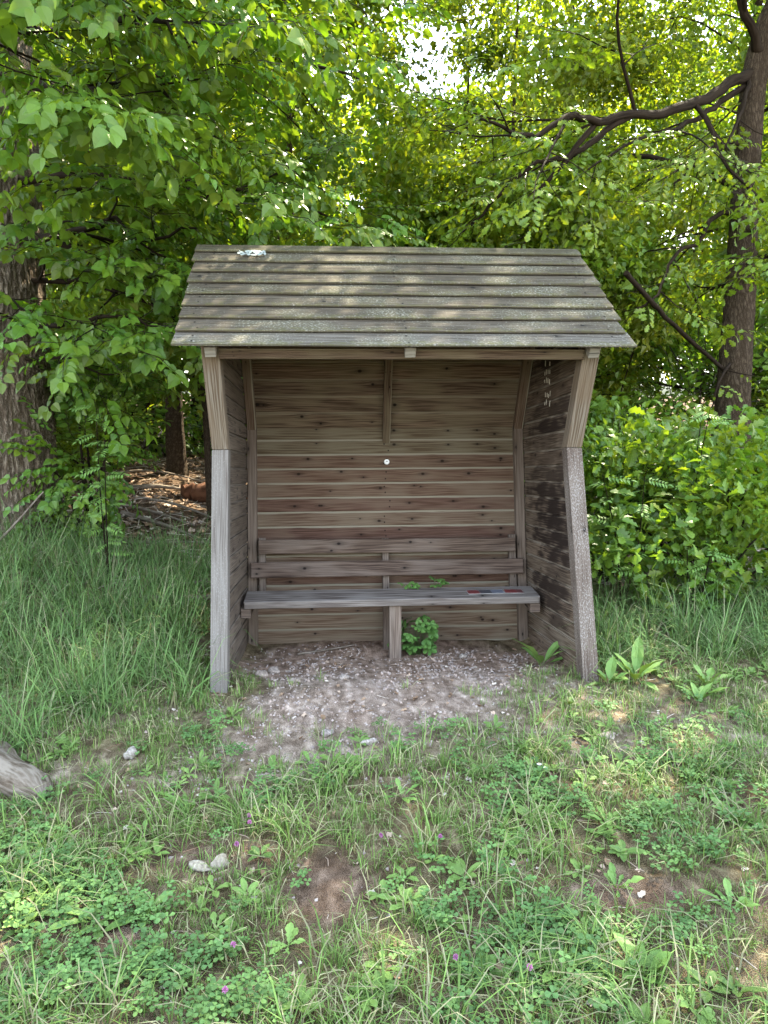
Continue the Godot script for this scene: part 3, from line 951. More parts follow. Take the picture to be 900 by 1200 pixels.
func wood_tree(called: String, label: String, x: float, z: float, h: float, r: float, low: float, girth: float, n: int, tone: Color, sp := "far", sc := 1.0, lean_ := Vector3.ZERO, group := "trees of the wood behind the shelter") -> void:
	var root := thing(called, label, "tree", Vector3(x, gh(x, z), z), group)
	var t := Plant.new()
	t.tone = tone
	t.scale = sc
	var base := root.position
	var mb := MB.new()
	var way := [base + Vector3(0, -0.15, 0), base + Vector3(0, h * 0.2, 0) + lean_ * 0.2 + rv(0.06), base + Vector3(0, h * 0.55, 0) + lean_ * 0.6 + rv(0.12), base + Vector3(0, h * 0.95, 0) + lean_]
	var pts := spline(way, 10)
	var rad := []
	for i in pts.size():
		var f := float(i) / (pts.size() - 1)
		rad.append(girth * (1.0 - 0.85 * f) * (1.0 + 0.5 * exp(-f * 30.0)))
	tube(mb, pts, rad, 14, Color.WHITE, girth * 0.10, 0.6)
	var heads := []
	var limbs := int(clampf(n / 14.0, 14, 60))
	for k in limbs:
		var f := rr(low / h, 0.97)
		var p: Vector3 = pts[mini(int(f * (pts.size() - 1)), pts.size() - 1)]
		var a := k * 2.399 + rr(-0.4, 0.4)
		var q := (f - low / h) / (1.0 - low / h)
		var w := r * (sqrt(maxf(0.05, 1.0 - pow(q * 1.5 - 0.55, 2.0) * 0.9)))
		var e := p + Vector3(cos(a), rr(-0.15, 0.4), sin(a)) * w * rr(0.55, 1.05)
		var bp := spline([p, p.lerp(e, 0.5) + Vector3(0, 0.12 * w, 0) + rv(0.1 * w), e], 4)
		var br := []
		for i in bp.size(): br.append(lerpf(girth * 0.28 * (1.1 - f), 0.006, float(i) / (bp.size() - 1)))
		tube(t.wood, bp, br, 5)
		for m in range(5, bp.size()): heads.append(bp[m])
	for i in n:
		var p: Vector3 = heads[R.randi() % heads.size()]
		var o := rv(1.0)
		while o.length() > 1.0: o = rv(1.0)
		o *= r * 0.24 * Vector3(1, 0.6, 1)
		put_spray(t, p + o, o + rv(0.3))
	finish_tree(root, t, mb.mesh(M.bark2), M.bark2, sp)

func stick(called: String, label: String, category: String, pts: Array, r0: float, r1: float, mat: String, group := "", rough := 0.12) -> void:
	var mb := MB.new()
	var way := spline(pts, 4)
	var rad := []
	for i in way.size():
		way[i] += rv(r0 * 0.25)
		rad.append(lerpf(r0, r1, float(i) / (way.size() - 1)) * rr(0.9, 1.1))
	tube(mb, way, rad, 8, Color.WHITE, r0 * rough, 0.3)
	# closed ends
	for e in [0, way.size() - 1]:
		var o: int = e * 9
		var nn: Vector3 = (way[e] - way[1 if e == 0 else e - 1]).normalized()
		for k in 8: mb.tri(way[e], mb.v[o + k], mb.v[o + k + 1], nn)
	var o := part(called, mb.mesh(M[mat]), self)
	tag(o, label, category, group)
func on(x: float, z: float, up := 0.01) -> Vector3: return Vector3(x, gh(x, z) + up, z)

# ---------------------------------------------------------------- the scene
func _ready() -> void:
	R.seed = 4711
	NZ.seed = 5; NZ.frequency = 0.01; NZ.fractal_octaves = 3
	var cam := Camera3D.new()
	cam.name = "camera"
	cam.fov = 68.5
	cam.near = 0.05
	cam.far = 400.0
	add_child(cam)
	cam.position = Vector3(-0.384, 1.721, 3.809)
	cam.rotation_degrees = Vector3(-10.0, -4.0, 0.0)
	cam.current = true
	var env := Environment.new()
	env.background_mode = Environment.BG_SKY
	env.tonemap_mode = Environment.TONE_MAPPER_LINEAR
	env.tonemap_exposure = 6.0
	env.sdfgi_enabled = true; env.ssao_enabled = true; env.ssil_enabled = true
	var sky := Sky.new()
	var sm := ProceduralSkyMaterial.new()
	sm.sky_top_color = Color(0.70, 0.775, 0.88)
	sm.sky_horizon_color = Color(0.97, 0.96, 0.93)
	sm.sky_curve = 0.18
	sm.ground_bottom_color = Color(0.16, 0.17, 0.12)
	sm.ground_horizon_color = Color(0.45, 0.47, 0.42)
	sm.sky_energy_multiplier = 1.1
	sky.sky_material = sm
	env.sky = sky
	var we := WorldEnvironment.new()
	we.environment = env
	add_child(we)
	var sun := DirectionalLight3D.new()
	sun.name = "sun"
	sun.light_energy = 1.6
	sun.light_color = Color(1.0, 0.95, 0.84)
	sun.light_angular_distance = 0.53
	sun.shadow_enabled = true
	add_child(sun)
	sun.look_at_from_position(SUN_TO * 20.0, Vector3.ZERO)
	# gaps in the canopy: where the sun comes through, and where sky shows between the crowns
	var S := SUN_TO.normalized()
	for p in [[Vector3(-0.30, 2.20, -0.55), 0.11], [Vector3(-0.05, 2.10, -0.42), 0.11], [Vector3(0.25, 1.97, -0.2), 0.07], [Vector3(0.19, 0.09, 0.26), 0.10], [Vector3(1.01, 0.09, 0.32), 0.06], [Vector3(-0.55, 0.09, 1.36), 0.08], [Vector3(-0.23, 0.09, 1.94), 0.10], [Vector3(1.65, 0.1, 0.35), 0.05], [Vector3(-2.2, 0.2, -5.6), 0.75], [Vector3(-2.9, 0.2, -6.6), 0.5], [Vector3(-1.7, 0.2, -3.4), 0.22], [Vector3(2.2, 1.5, -1.3), 0.15], [Vector3(2.7, 1.2, -1.1), 0.12], [Vector3(-3.0, 2.6, -3.1), 0.15]]:
		gaps.append([p[0], S, p[1] + 0.06, 0.0])
	var g0 := Vector3(0.58, 4.9, -4.2)
	gaps.append([Vector3(0.1, 3.2, 0.0), (g0 - Vector3(-0.384, 1.721, 3.809)).normalized(), 0.11, 0.038])
	var t0 := Time.get_ticks_msec()
	print("textures")
	make_materials()
	print("ground ", Time.get_ticks_msec() - t0)
	build_ground()
	build_shelter()
	print("trees ", Time.get_ticks_msec() - t0)
	build_trees()
	print("low plants ", Time.get_ticks_msec() - t0)
	build_low()
	print("small ", Time.get_ticks_msec() - t0)
	build_small()
	print("joined triangles ", tris)

func make_materials() -> void:
	var inner := []
	for k in 16:
		if k < 10:
			var base: Color = [sr(134, 119, 102), sr(128, 113, 96), sr(120, 102, 86), sr(115, 96, 80), sr(106, 84, 71), sr(117, 101, 85), sr(98, 76, 65), sr(113, 93, 77), sr(109, 90, 74), sr(114, 105, 85)][k]
			inner.append({"base": base, "dark": base * Color(0.70, 0.62, 0.56), "tint": base.lerp(sr(126, 118, 98), 0.4), "knots": 6, "nails": true, "pale": 1.0, "pcol": sr(144, 137, 119)})
		else:
			var base: Color = [sr(118, 101, 82), sr(112, 96, 78), sr(108, 92, 75), sr(121, 102, 83), sr(110, 95, 77), sr(115, 97, 79)][k - 10]
			inner.append({"base": base, "dark": base * Color(0.55, 0.5, 0.45), "tint": sr(114, 104, 82), "knots": 3, "nails": true, "pale": 0.6, "pcol": sr(140, 132, 112)})
	wood_mat("inner", inner, 11)
	var grey := []
	for k in 16:
		if k == 0: grey.append({"base": sr(128, 123, 116), "dark": sr(98, 91, 84), "knots": 1, "lichen": 0.05, "lcol": sr(144, 140, 134)})
		elif k == 1: grey.append({"base": sr(116, 105, 95), "dark": sr(84, 72, 63), "knots": 1, "lichen": 0.5, "lcol": sr(148, 143, 137)})
		elif k == 2: grey.append({"base": sr(140, 131, 117), "dark": sr(92, 77, 61), "tint": sr(118, 102, 83), "knots": 2})
		elif k == 3: grey.append({"base": sr(158, 154, 143), "dark": sr(112, 105, 94), "knots": 1})
		elif k < 8: grey.append({"base": sr(126, 113, 101), "dark": sr(86, 73, 61), "knots": 3})
		else: grey.append({"base": [sr(124, 113, 101), sr(112, 101, 90), sr(108, 97, 85), sr(119, 108, 96)][k % 4], "dark": sr(78, 68, 59), "knots": 3, "pale": 0.5, "pcol": sr(126, 122, 115)})
	wood_mat("grey", grey, 23)
	var bench := []
	for k in 16:
		var base: Color = [sr(140, 133, 126), sr(114, 98, 85), sr(110, 95, 84), sr(128, 116, 104), sr(142, 128, 115), sr(124, 110, 98)][k % 6]
		bench.append({"base": base, "dark": base * Color(0.56, 0.52, 0.50), "tint": base.lerp(sr(136, 129, 122), 0.4), "knots": 4 if k % 6 in [1, 2] else 2, "lichen": 0.0, "lcol": sr(198, 192, 186)})
	wood_mat("bench", bench, 37)
	var soot := []
	for k in 16:
		var base: Color = [sr(126, 113, 98), sr(120, 107, 92), sr(129, 114, 98)][k % 3]
		var d := {"base": base, "dark": base * Color(0.6, 0.55, 0.5), "knots": 2, "pale": 0.8, "pcol": sr(154, 146, 132)}
		# stains lie where they do in the photograph: middle of the wall, towards the front
		if k >= 4:
			var cx: float = [0.34, 0.44, 0.40, 0.36, 0.34, 0.38, 0.36, 0.40, 0.44, 0.46, 0.48, 0.5][k - 4]
			var wd: float = [0.14, 0.26, 0.32, 0.16, 0.26, 0.34, 0.30, 0.32, 0.34, 0.36, 0.4, 0.4][k - 4]
			d["soot"] = [[cx, wd, 0.58, 0.62, [0.5, 0.75, 0.85, 0.4, 0.9, 0.95, 0.95, 0.95, 0.85, 0.6, 0.35, 0.3][k - 4]]]
		soot.append(d)
	wood_mat("soot", soot, 51)
	var roof := []
	for k in 16:
		var base: Color = [sr(108, 102, 93), sr(96, 88, 76), sr(91, 83, 71), sr(94, 86, 73), sr(88, 80, 67), sr(92, 84, 71), sr(88, 80, 67), sr(93, 85, 71), sr(84, 78, 60)][k % 9]
		roof.append({"base": base, "dark": base * Color(0.66, 0.64, 0.60), "tint": base.lerp(sr(92, 92, 68), 0.5), "knots": 1, "nails": true, "moss": 0.7, "lichen": [0.24, 0.14, 0.10, 0.09, 0.06, 0.09, 0.09, 0.11, 0.08][k % 9], "lcol": sr(140, 137, 126)})
	wood_mat("roof", roof, 67, 0.9, 0.35)
	leaf_mat("leaf", 0.37, 1.0)
	leaf_mat("weed", 0.5, 0.6, 0.35)
	leaf_mat("grass", 0.55, 0.6, 0.3)
	leaf_mat("litter", 0.9, 0.2, 0.15)
	var bt := noise_tex(512, 512, 91, [sr(66, 57, 48), sr(104, 93, 81), sr(132, 121, 109), sr(158, 150, 140)], 110.0, 45.0, true, 0.3)
	var bk := bark_tex(768, 1024, 29)
	for nm in ["bark", "bark2", "twig", "deadwood", "redwood"]:
		var m := StandardMaterial3D.new()
		m.resource_name = nm
		m.albedo_texture = bk[0] if nm in ["bark", "bark2"] else bt[0]
		m.albedo_color = {"bark": sr(228, 220, 210), "bark2": sr(130, 119, 104), "twig": sr(76, 66, 55), "deadwood": sr(208, 203, 196), "redwood": sr(146, 108, 86)}[nm]
		m.heightmap_enabled = true
		m.heightmap_texture = bk[1] if nm in ["bark", "bark2"] else bt[1]
		m.heightmap_scale = {"bark": 3.0, "bark2": 1.5}.get(nm, 0.6)
		m.roughness = 0.9
		m.metallic_specular = 0.25
		M[nm] = m
	var gt := noise_tex(1024, 1024, 17, [sr(104, 96, 88), sr(150, 142, 134), sr(178, 172, 164), sr(214, 210, 206)], 420.0, 420.0, false, 0.55)
	var gm := StandardMaterial3D.new()
	gm.resource_name = "soil"
	gm.albedo_texture = gt[0]
	gm.vertex_color_use_as_albedo = true
	gm.uv1_scale = Vector3(1, 1, 1)
	gm.heightmap_enabled = true
	gm.heightmap_texture = gt[1]
	gm.heightmap_scale = 2.0
	gm.roughness = 0.95
	gm.metallic_specular = 0.2
	M["soil"] = gm
	var stn := StandardMaterial3D.new()
	stn.vertex_color_use_as_albedo = true
	stn.roughness = 0.9
	stn.albedo_texture = gt[0]
	stn.uv1_triplanar = true
	stn.uv1_scale = Vector3(3, 3, 3)
	M["stone"] = stn

func build_ground() -> void:
	var xs := []
	var zs := []
	var x := -60.0
	while x < 60.0:
		xs.append(x)
		x += 0.05 if absf(x) < 2.6 else (0.15 if absf(x) < 7.0 else (0.6 if absf(x) < 14.0 else 4.0))
	xs.append(60.0)
	var z := -60.0
	while z < 40.0:
		zs.append(z)
		z += 0.05 if z > -1.5 and z < 3.0 else (0.15 if z > -9.0 and z < 5.0 else (0.6 if z > -16.0 and z < 8.0 else 4.0))
	zs.append(40.0)
	var mb := MB.new()
	var dirt := Color(0.78, 0.585, 0.47)
	var gravel := Color(0.82, 0.69, 0.60)
	var soil := Color(0.40, 0.345, 0.21)
	var wood := Color(0.34, 0.25, 0.18)
	for zz in zs:
		for xx in xs:
			mb.v.append(Vector3(xx, gh(xx, zz), zz))
			var e := 0.03
			mb.n.append(Vector3(gh(xx - e, zz) - gh(xx + e, zz), 2 * e, gh(xx, zz - e) - gh(xx, zz + e)).normalized())
			mb.u.append(Vector2(xx, zz) * 0.55)
			var b := bare(xx, zz)
			var n := NZ.get_noise_2d(xx * 220.0 + 400.0, zz * 220.0)
			var d := dirt.lerp(gravel, clampf(sstep(-0.75, 0.1, zz) + n * 0.8, 0.0, 1.0))
			if zz > 0.9: d = Color(0.42, 0.31, 0.24)
			if zz < -1.6: d = wood
			mb.c.append(soil.lerp(d, b))
	var w := xs.size()
	for i in zs.size() - 1:
		for k in w - 1:
			var a := i * w + k
			mb.ix.append_array([a, a + 1, a + w, a + 1, a + w + 1, a + w])
	var o := part("ground", mb.mesh(M.soil), self)
	tag(o, "bare and grassy ground round the shelter", "", "", "structure")

func build_trees() -> void:
	var lc := [Color(0.16, 0.285, 0.040), Color(0.14, 0.26, 0.036), Color(0.19, 0.32, 0.044), Color(0.115, 0.225, 0.034)]
	var oc := [Color(0.20, 0.31, 0.040), Color(0.175, 0.285, 0.036), Color(0.24, 0.345, 0.044), Color(0.15, 0.25, 0.034)]
	make_spray("broad", "leaf", OVATE, 13, 0.40, 0.088, 0.071, lc, 0.5, 0.25)
	make_spray("oak", "leaf", OAK, 10, 0.32, 0.085, 0.052, oc, 0.3, 0.3)
	make_spray("far", "leaf", DIAM, 42, 0.5, 0.105, 0.078, oc, 0.3, 0.35, 0.36)
	make_spray("bushy", "leaf", OAK, 15, 0.3, 0.088, 0.060, lc, 0.3, 0.3, 0.16)
	make_spray("shrub", "leaf", OVATE, 11, 0.26, 0.062, 0.04, lc, 0.2, 0.3)
	# --- the thick tree on the left of the shelter
	var root := thing("broadleaf_tree", "thick old tree with rough grey bark beside the grassy bank", "tree", Vector3(-3.38, gh(-3.38, -3.0), -3.0))
	var way := [Vector3(-3.36, -0.1, -2.95), Vector3(-3.36, 0.86, -3.07), Vector3(-3.37, 1.68, -3.22), Vector3(-3.36, 2.8, -3.41), Vector3(-3.36, 3.93, -3.61), Vector3(-3.42, 5.07, -3.87), Vector3(-3.4, 7.0, -4.1), Vector3(-3.2, 10.0, -4.0)]
	var pts := spline(way, 60)
	var rad := []
	for i in pts.size():
		var y: float = pts[i].y
		rad.append(lerpf(0.50, 0.16, clampf(y / 10.0, 0, 1)) + 0.14 * exp(-maxf(0.0, y - 0.1) * 2.6))
	var mb := MB.new()
	tube(mb, pts, rad, 220, Color.WHITE, 0.020, 1.3)
	var t := Plant.new()
	t.spacing = 0.125
	for a in [
		[[Vector3(-3.2, 2.93, -3.3), Vector3(-2.67, 2.91, -2.97), Vector3(-2.42, 2.92, -2.86), Vector3(-2.11, 3.01, -2.75), Vector3(-1.91, 2.82, -2.6), Vector3(-1.42, 2.88, -2.35)], 0.045, 0.008, 2],
		[[Vector3(-3.2, 2.93, -3.3), Vector3(-2.67, 2.86, -3.07), Vector3(-2.11, 2.65, -2.79), Vector3(-1.74, 2.5, -2.63)], 0.03, 0.008, 2],
		[[Vector3(-3.2, 4.35, -3.6), Vector3(-2.38, 4.0, -2.84), Vector3(-1.75, 3.83, -2.16), Vector3(-1.45, 3.62, -1.8)], 0.05, 0.008, 2],
		[[Vector3(-3.3, 4.75, -3.6), Vector3(-2.3, 4.25, -2.47), Vector3(-1.7, 4.09, -1.79), Vector3(-1.35, 3.9, -1.5)], 0.05, 0.008, 2],
		[[Vector3(-3.2, 2.18, -3.1), Vector3(-2.53, 2.15, -2.53), Vector3(-2.07, 2.19, -2.2), Vector3(-1.65, 2.11, -2.0)], 0.028, 0.006, 2],
		[[Vector3(-3.2, 2.42, -3.0), Vector3(-2.77, 2.30, -2.27), Vector3(-2.60, 2.2, -2.1)], 0.014, 0.004, 1],
		[[Vector3(-3.3, 5.3, -3.8), Vector3(-2.6, 5.0, -2.2), Vector3(-2.0, 4.7, -0.9), Vector3(-1.7, 4.4, -0.3)], 0.05, 0.01, 2],
		[[Vector3(-3.3, 4.1, -3.6), Vector3(-2.9, 4.1, -2.2), Vector3(-2.6, 3.8, -1.3), Vector3(-2.3, 3.45, -0.8)], 0.04, 0.008, 2],
		[[Vector3(-3.3, 3.3, -3.6), Vector3(-2.3, 3.6, -4.0), Vector3(-1.2, 3.5, -3.9), Vector3(-0.2, 3.2, -3.7)], 0.04, 0.008, 2],
		[[Vector3(-3.3, 4.0, -3.7), Vector3(-2.2, 4.6, -4.3), Vector3(-1.0, 4.8, -4.2), Vector3(0.0, 4.5, -3.9)], 0.05, 0.008, 2],
		[[Vector3(-3.2, 2.6, -3.3), Vector3(-2.5, 2.55, -3.1), Vector3(-1.9, 2.35, -2.9), Vector3(-1.4, 2.0, -2.7)], 0.03, 0.007, 2],
		[[Vector3(-3.2, 3.4, -3.4), Vector3(-2.4, 3.4, -3.0), Vector3(-1.7, 3.25, -2.7), Vector3(-1.0, 3.05, -2.5)], 0.035, 0.007, 2],
		[[Vector3(-3.2, 1.9, -3.1), Vector3(-2.7, 1.9, -2.9), Vector3(-2.2, 1.75, -2.8)], 0.02, 0.006, 1],
		[[Vector3(-3.3, 2.1, -3.3), Vector3(-2.8, 2.1, -3.8), Vector3(-2.2, 2.2, -4.3), Vector3(-1.5, 2.2, -4.4)], 0.03, 0.008, 2]]:
		limb(t, a[0], a[1], a[2], a[3], 0.15, 1.25)
	t.spacing = 0.16
	t.scale = 1.1
	for k in 8:   # the upper crown leans out over the open side
		var y := rr(5.6, 9.8)
		var a := 0.15 + 2.6 * k / 7.0 + rr(-0.2, 0.2)
		var p := Vector3(-3.4, y, -4.0)
		var l := rr(3.2, 5.2) * (1.15 - (y - 5.0) * 0.09)
		var e := p + Vector3(cos(a), rr(0.05, 0.4), sin(a)) * l
		limb(t, [p, p.lerp(e, 0.5) + Vector3(0, 0.4, 0), e], 0.07, 0.01, 2, 0.25, 0.6)
	print("  sprays ", t.tfs.size())
	finish_tree(root, t, mb.mesh(M.bark), M.twig, "broad", 290)
	# --- the oak on the right
	root = thing("oak_tree", "slender oak with dark boughs reaching over the leafy bush", "tree", Vector3(3.95, gh(3.95, -4.0), -4.0))
	way = [Vector3(3.93, -0.1, -3.9), Vector3(3.97, 0.66, -4.05), Vector3(4.0, 1.67, -4.22), Vector3(4.12, 2.78, -4.46), Vector3(4.23, 3.99, -4.72), Vector3(4.32, 4.92, -4.88), Vector3(4.48, 5.5, -5.02), Vector3(4.83, 6.46, -5.21), Vector3(5.0, 8.6, -5.4), Vector3(4.9, 10.5, -5.3)]
	pts = spline(way, 14)
	rad = []
	for i in pts.size():
		var y: float = pts[i].y
		rad.append(lerpf(0.19, 0.07, clampf(y / 10.0, 0, 1)) + 0.1 * exp(-maxf(0.0, y - 0.1) * 3.0))
	mb = MB.new()
	tube(mb, pts, rad, 48, Color.WHITE, 0.010, 1.0)
	t = Plant.new()
	t.spacing = 0.17
	t.tone = Color(1.15, 1.05, 0.9)
	t.bias = Vector3(0, 0.05, -0.75)
	for a in [
		[[Vector3(4.34, 5.06, -4.9), Vector3(3.99, 4.89, -4.69), Vector3(3.54, 4.59, -4.36), Vector3(3.02, 4.36, -4.05), Vector3(2.52, 4.21, -3.76), Vector3(2.12, 4.09, -3.56), Vector3(1.76, 4.05, -3.37), Vector3(1.45, 3.82, -3.15), Vector3(1.18, 3.81, -2.97), Vector3(0.85, 3.83, -2.79)], 0.066, 0.01, 2],
		[[Vector3(4.3, 4.98, -4.89), Vector3(3.8, 4.62, -4.55), Vector3(3.37, 4.34, -4.23), Vector3(2.93, 4.12, -3.91), Vector3(2.56, 3.97, -3.71), Vector3(2.0, 3.61, -3.38)], 0.038, 0.008, 2],
		[[Vector3(2.12, 4.09, -3.56), Vector3(1.88, 3.79, -3.52), Vector3(1.64, 3.52, -3.49), Vector3(1.52, 3.24, -3.45), Vector3(1.44, 2.95, -3.51)], 0.03, 0.008, 1],
		[[Vector3(2.52, 4.21, -3.76), Vector3(2.16, 3.98, -3.64), Vector3(1.8, 3.75, -3.52), Vector3(1.48, 3.67, -3.53), Vector3(1.12, 3.32, -3.49), Vector3(0.88, 3.09, -3.67)], 0.035, 0.008, 1],
		[[Vector3(4.24, 4.31, -4.77), Vector3(3.89, 4.22, -4.58), Vector3(3.6, 4.1, -4.37), Vector3(3.33, 3.87, -4.15), Vector3(3.09, 3.65, -4.02)], 0.03, 0.008, 1],
		[[Vector3(4.28, 5.06, -4.9), Vector3(4.04, 4.62, -4.54), Vector3(3.84, 4.29, -4.29), Vector3(3.58, 3.97, -4.05)], 0.03, 0.008, 1],
		[[Vector3(4.41, 5.2, -4.92), Vector3(4.16, 5.47, -4.78), Vector3(3.89, 5.91, -4.67), Vector3(3.43, 6.2, -4.35), Vector3(2.78, 6.29, -3.9)], 0.06, 0.012, 2],
		[[Vector3(4.14, 3.5, -4.54), Vector3(3.74, 3.44, -4.35), Vector3(3.41, 3.11, -4.11), Vector3(3.09, 2.95, -3.9), Vector3(2.83, 2.54, -3.64), Vector3(2.54, 2.37, -3.53)], 0.03, 0.008, 1],
		[[Vector3(4.09, 2.77, -4.41), Vector3(3.94, 2.73, -4.82), Vector3(3.78, 2.56, -5.11), Vector3(3.2, 2.39, -5.39)], 0.03, 0.008, 2],
		[[Vector3(4.02, 1.95, -4.27), Vector3(3.71, 1.76, -3.95), Vector3(3.51, 1.42, -3.7)], 0.02, 0.006, 1],
		[[Vector3(4.2, 3.8, -4.7), Vector3(3.4, 4.3, -5.4), Vector3(2.4, 4.2, -5.6), Vector3(1.6, 3.8, -5.4)], 0.04, 0.01, 2],
		[[Vector3(4.2, 3.0, -4.5), Vector3(4.6, 3.1, -3.6), Vector3(4.2, 2.9, -2.9), Vector3(3.8, 2.7, -2.5)], 0.03, 0.008, 2]]:
		limb(t, a[0], a[1], a[2], a[3], 0.2, 0.9)
	for k in 20:
		var y := rr(6.9, 10.4)
		t.bias = Vector3.ZERO
		t.scale = 1.5
		t.spacing = 0.2
		var a := 0.2 + 3.6 * k / 19.0 + rr(-0.2, 0.2)
		var p := Vector3(4.8, y, -5.2)
		var l := rr(3.0, 5.0) * (1.15 - (y - 5.0) * 0.09)
		var e := p + Vector3(cos(a), rr(0.05, 0.35), sin(a)) * l
		limb(t, [p, p.lerp(e, 0.5) + Vector3(0, 0.4, 0), e], 0.06, 0.01, 2, 0.06, 0.85)
	print("  sprays ", t.tfs.size())
	finish_tree(root, t, mb.mesh(M.bark2), M.twig, "oak", 290)
	stick("dead_branch", "bare snapped dead branch among the oak leaves", "branch", [Vector3(2.37, 2.7, -3.3), Vector3(2.74, 2.45, -3.53), Vector3(3.17, 2.18, -3.76), Vector3(3.95, 1.75, -4.2)], 0.026, 0.02, "twig")
	# --- trees of the wood
	var y1 := Color(1.08, 1.04, 0.92)
	var g1 := Color(1.0, 1.0, 1.0)
	var d1 := Color(0.95, 0.98, 1.0)
	wood_tree("wood_tree", "brown trunk standing on the sunlit forest floor beyond the bank", -2.64, -7.3, 9.5, 2.6, 3.6, 0.15, 420, g1)
	wood_tree("wood_tree", "thin grey trunk just beside the brown trunk on the forest floor", -2.95, -8.6, 8.5, 2.0, 3.4, 0.07, 240, d1)
	wood_tree("wood_tree", "bushy tree behind the thick trunk at the picture edge", -5.8, -6.6, 9.0, 2.8, 1.6, 0.16, 520, d1)
	wood_tree("wood_tree", "yellow-green tree rising just behind the lichen patch of the roof", -1.0, -8.0, 8.6, 2.6, 2.4, 0.13, 560, y1)
	wood_tree("young_tree", "low bright young tree directly behind the roof ridge", 0.5, -6.4, 4.6, 1.7, 1.6, 0.06, 300, y1)
	wood_tree("young_tree", "young tree hanging over the forest floor behind the shelter corner", -1.75, -4.7, 4.4, 1.35, 1.75, 0.05, 230, d1)
	wood_tree("wood_tree", "tall yellow-green tree behind the end of the oak bough", 2.35, -7.8, 8.8, 2.6, 2.2, 0.06, 620, y1)
	wood_tree("wood_tree", "slim tree with pale leaves beside the patch of open sky", 2.05, -9.8, 9.0, 1.3, 3.2, 0.05, 300, g1)
	wood_tree("young_tree", "thin-stemmed young tree just past the roof edge beside the bush", 2.15, -4.7, 4.2, 1.3, 1.5, 0.04, 200, g1)
	wood_tree("wood_tree", "leafy tree behind the oak trunk", 5.6, -7.4, 9.2, 2.8, 1.4, 0.16, 560, g1)
	wood_tree("wood_tree", "dense tree at the picture edge behind the oak", 8.2, -8.0, 9.0, 2.8, 1.2, 0.16, 520, d1)
	wood_tree("wood_tree", "dim tree deep in the wood above the grassy bank", -6.0, -11.5, 10.0, 3.2, 2.6, 0.18, 420, d1)
	wood_tree("wood_tree", "far tree between the two brown trunks and the roof", -3.2, -13.0, 10.0, 3.2, 3.0, 0.18, 460, y1)
	wood_tree("wood_tree", "low far tree under the patch of open sky", 1.2, -12.5, 6.2, 2.6, 1.2, 0.13, 420, y1)
	wood_tree("wood_tree", "far bright tree seen through the oak boughs", 4.4, -12.0, 9.6, 3.0, 1.6, 0.16, 520, y1)
	wood_tree("wood_tree", "far tree at the wood edge beyond the oak trunk", 8.8, -12.5, 10.0, 3.4, 1.4, 0.18, 460, g1)
	# the wood beyond reads as one mass
	var mass := thing("distant_forest", "mass of leaves deep in the wood", "forest")
	mass.set_meta("kind", "stuff")
	var tf := []
	var cc := []
	for i in 3000:
		var a := rr(-1.0, 1.0)
		var dist := rr(17.0, 30.0)
		var p := Vector3(-0.4 + sin(a + 0.07) * dist, rr(0.2, 1.0) * 10.0 + 0.3, 3.8 - cos(a) * dist)
		if in_gap(p) or (absf(p.x - 2.5) < 2.2 and p.y > 6.5): continue
		if NZ.get_noise_3d(p.x * 25.0, p.y * 25.0, p.z * 25.0) < -0.12: continue
		tf.append(Transform3D(Basis(Vector3.UP, rr(0, TAU)).scaled(Vector3.ONE * rr(1.8, 3.2)), p))
		var v := rr(0.7, 1.3)
		cc.append(Color(v * rr(0.9, 1.35), v, v * 0.85))
	copies("foliage", spec["far"].mesh, tf, cc, mass)
	# a few dark trunks deep in the wood behind the bank
	for k in 4:
		var x: float = [-3.55, -4.5, -4.05, -3.3][k]
		var z := -10.0 - k * 0.9
		stick("distant_trunk", ["pale thin trunk just beside the brown trunk in the wood", "dim trunk farthest towards the thick tree deep in the wood", "dim trunk midway between thick tree and brown trunk", "faint trunk deep in the wood behind the brown trunk"][k], "tree", [on(x, z, -0.1), on(x + rr(-0.1, 0.1), z, 2.5), on(x + rr(-0.2, 0.2), z, 6.0)], rr(0.05, 0.10), 0.05, "bark2", "dim trunks deep in the wood")

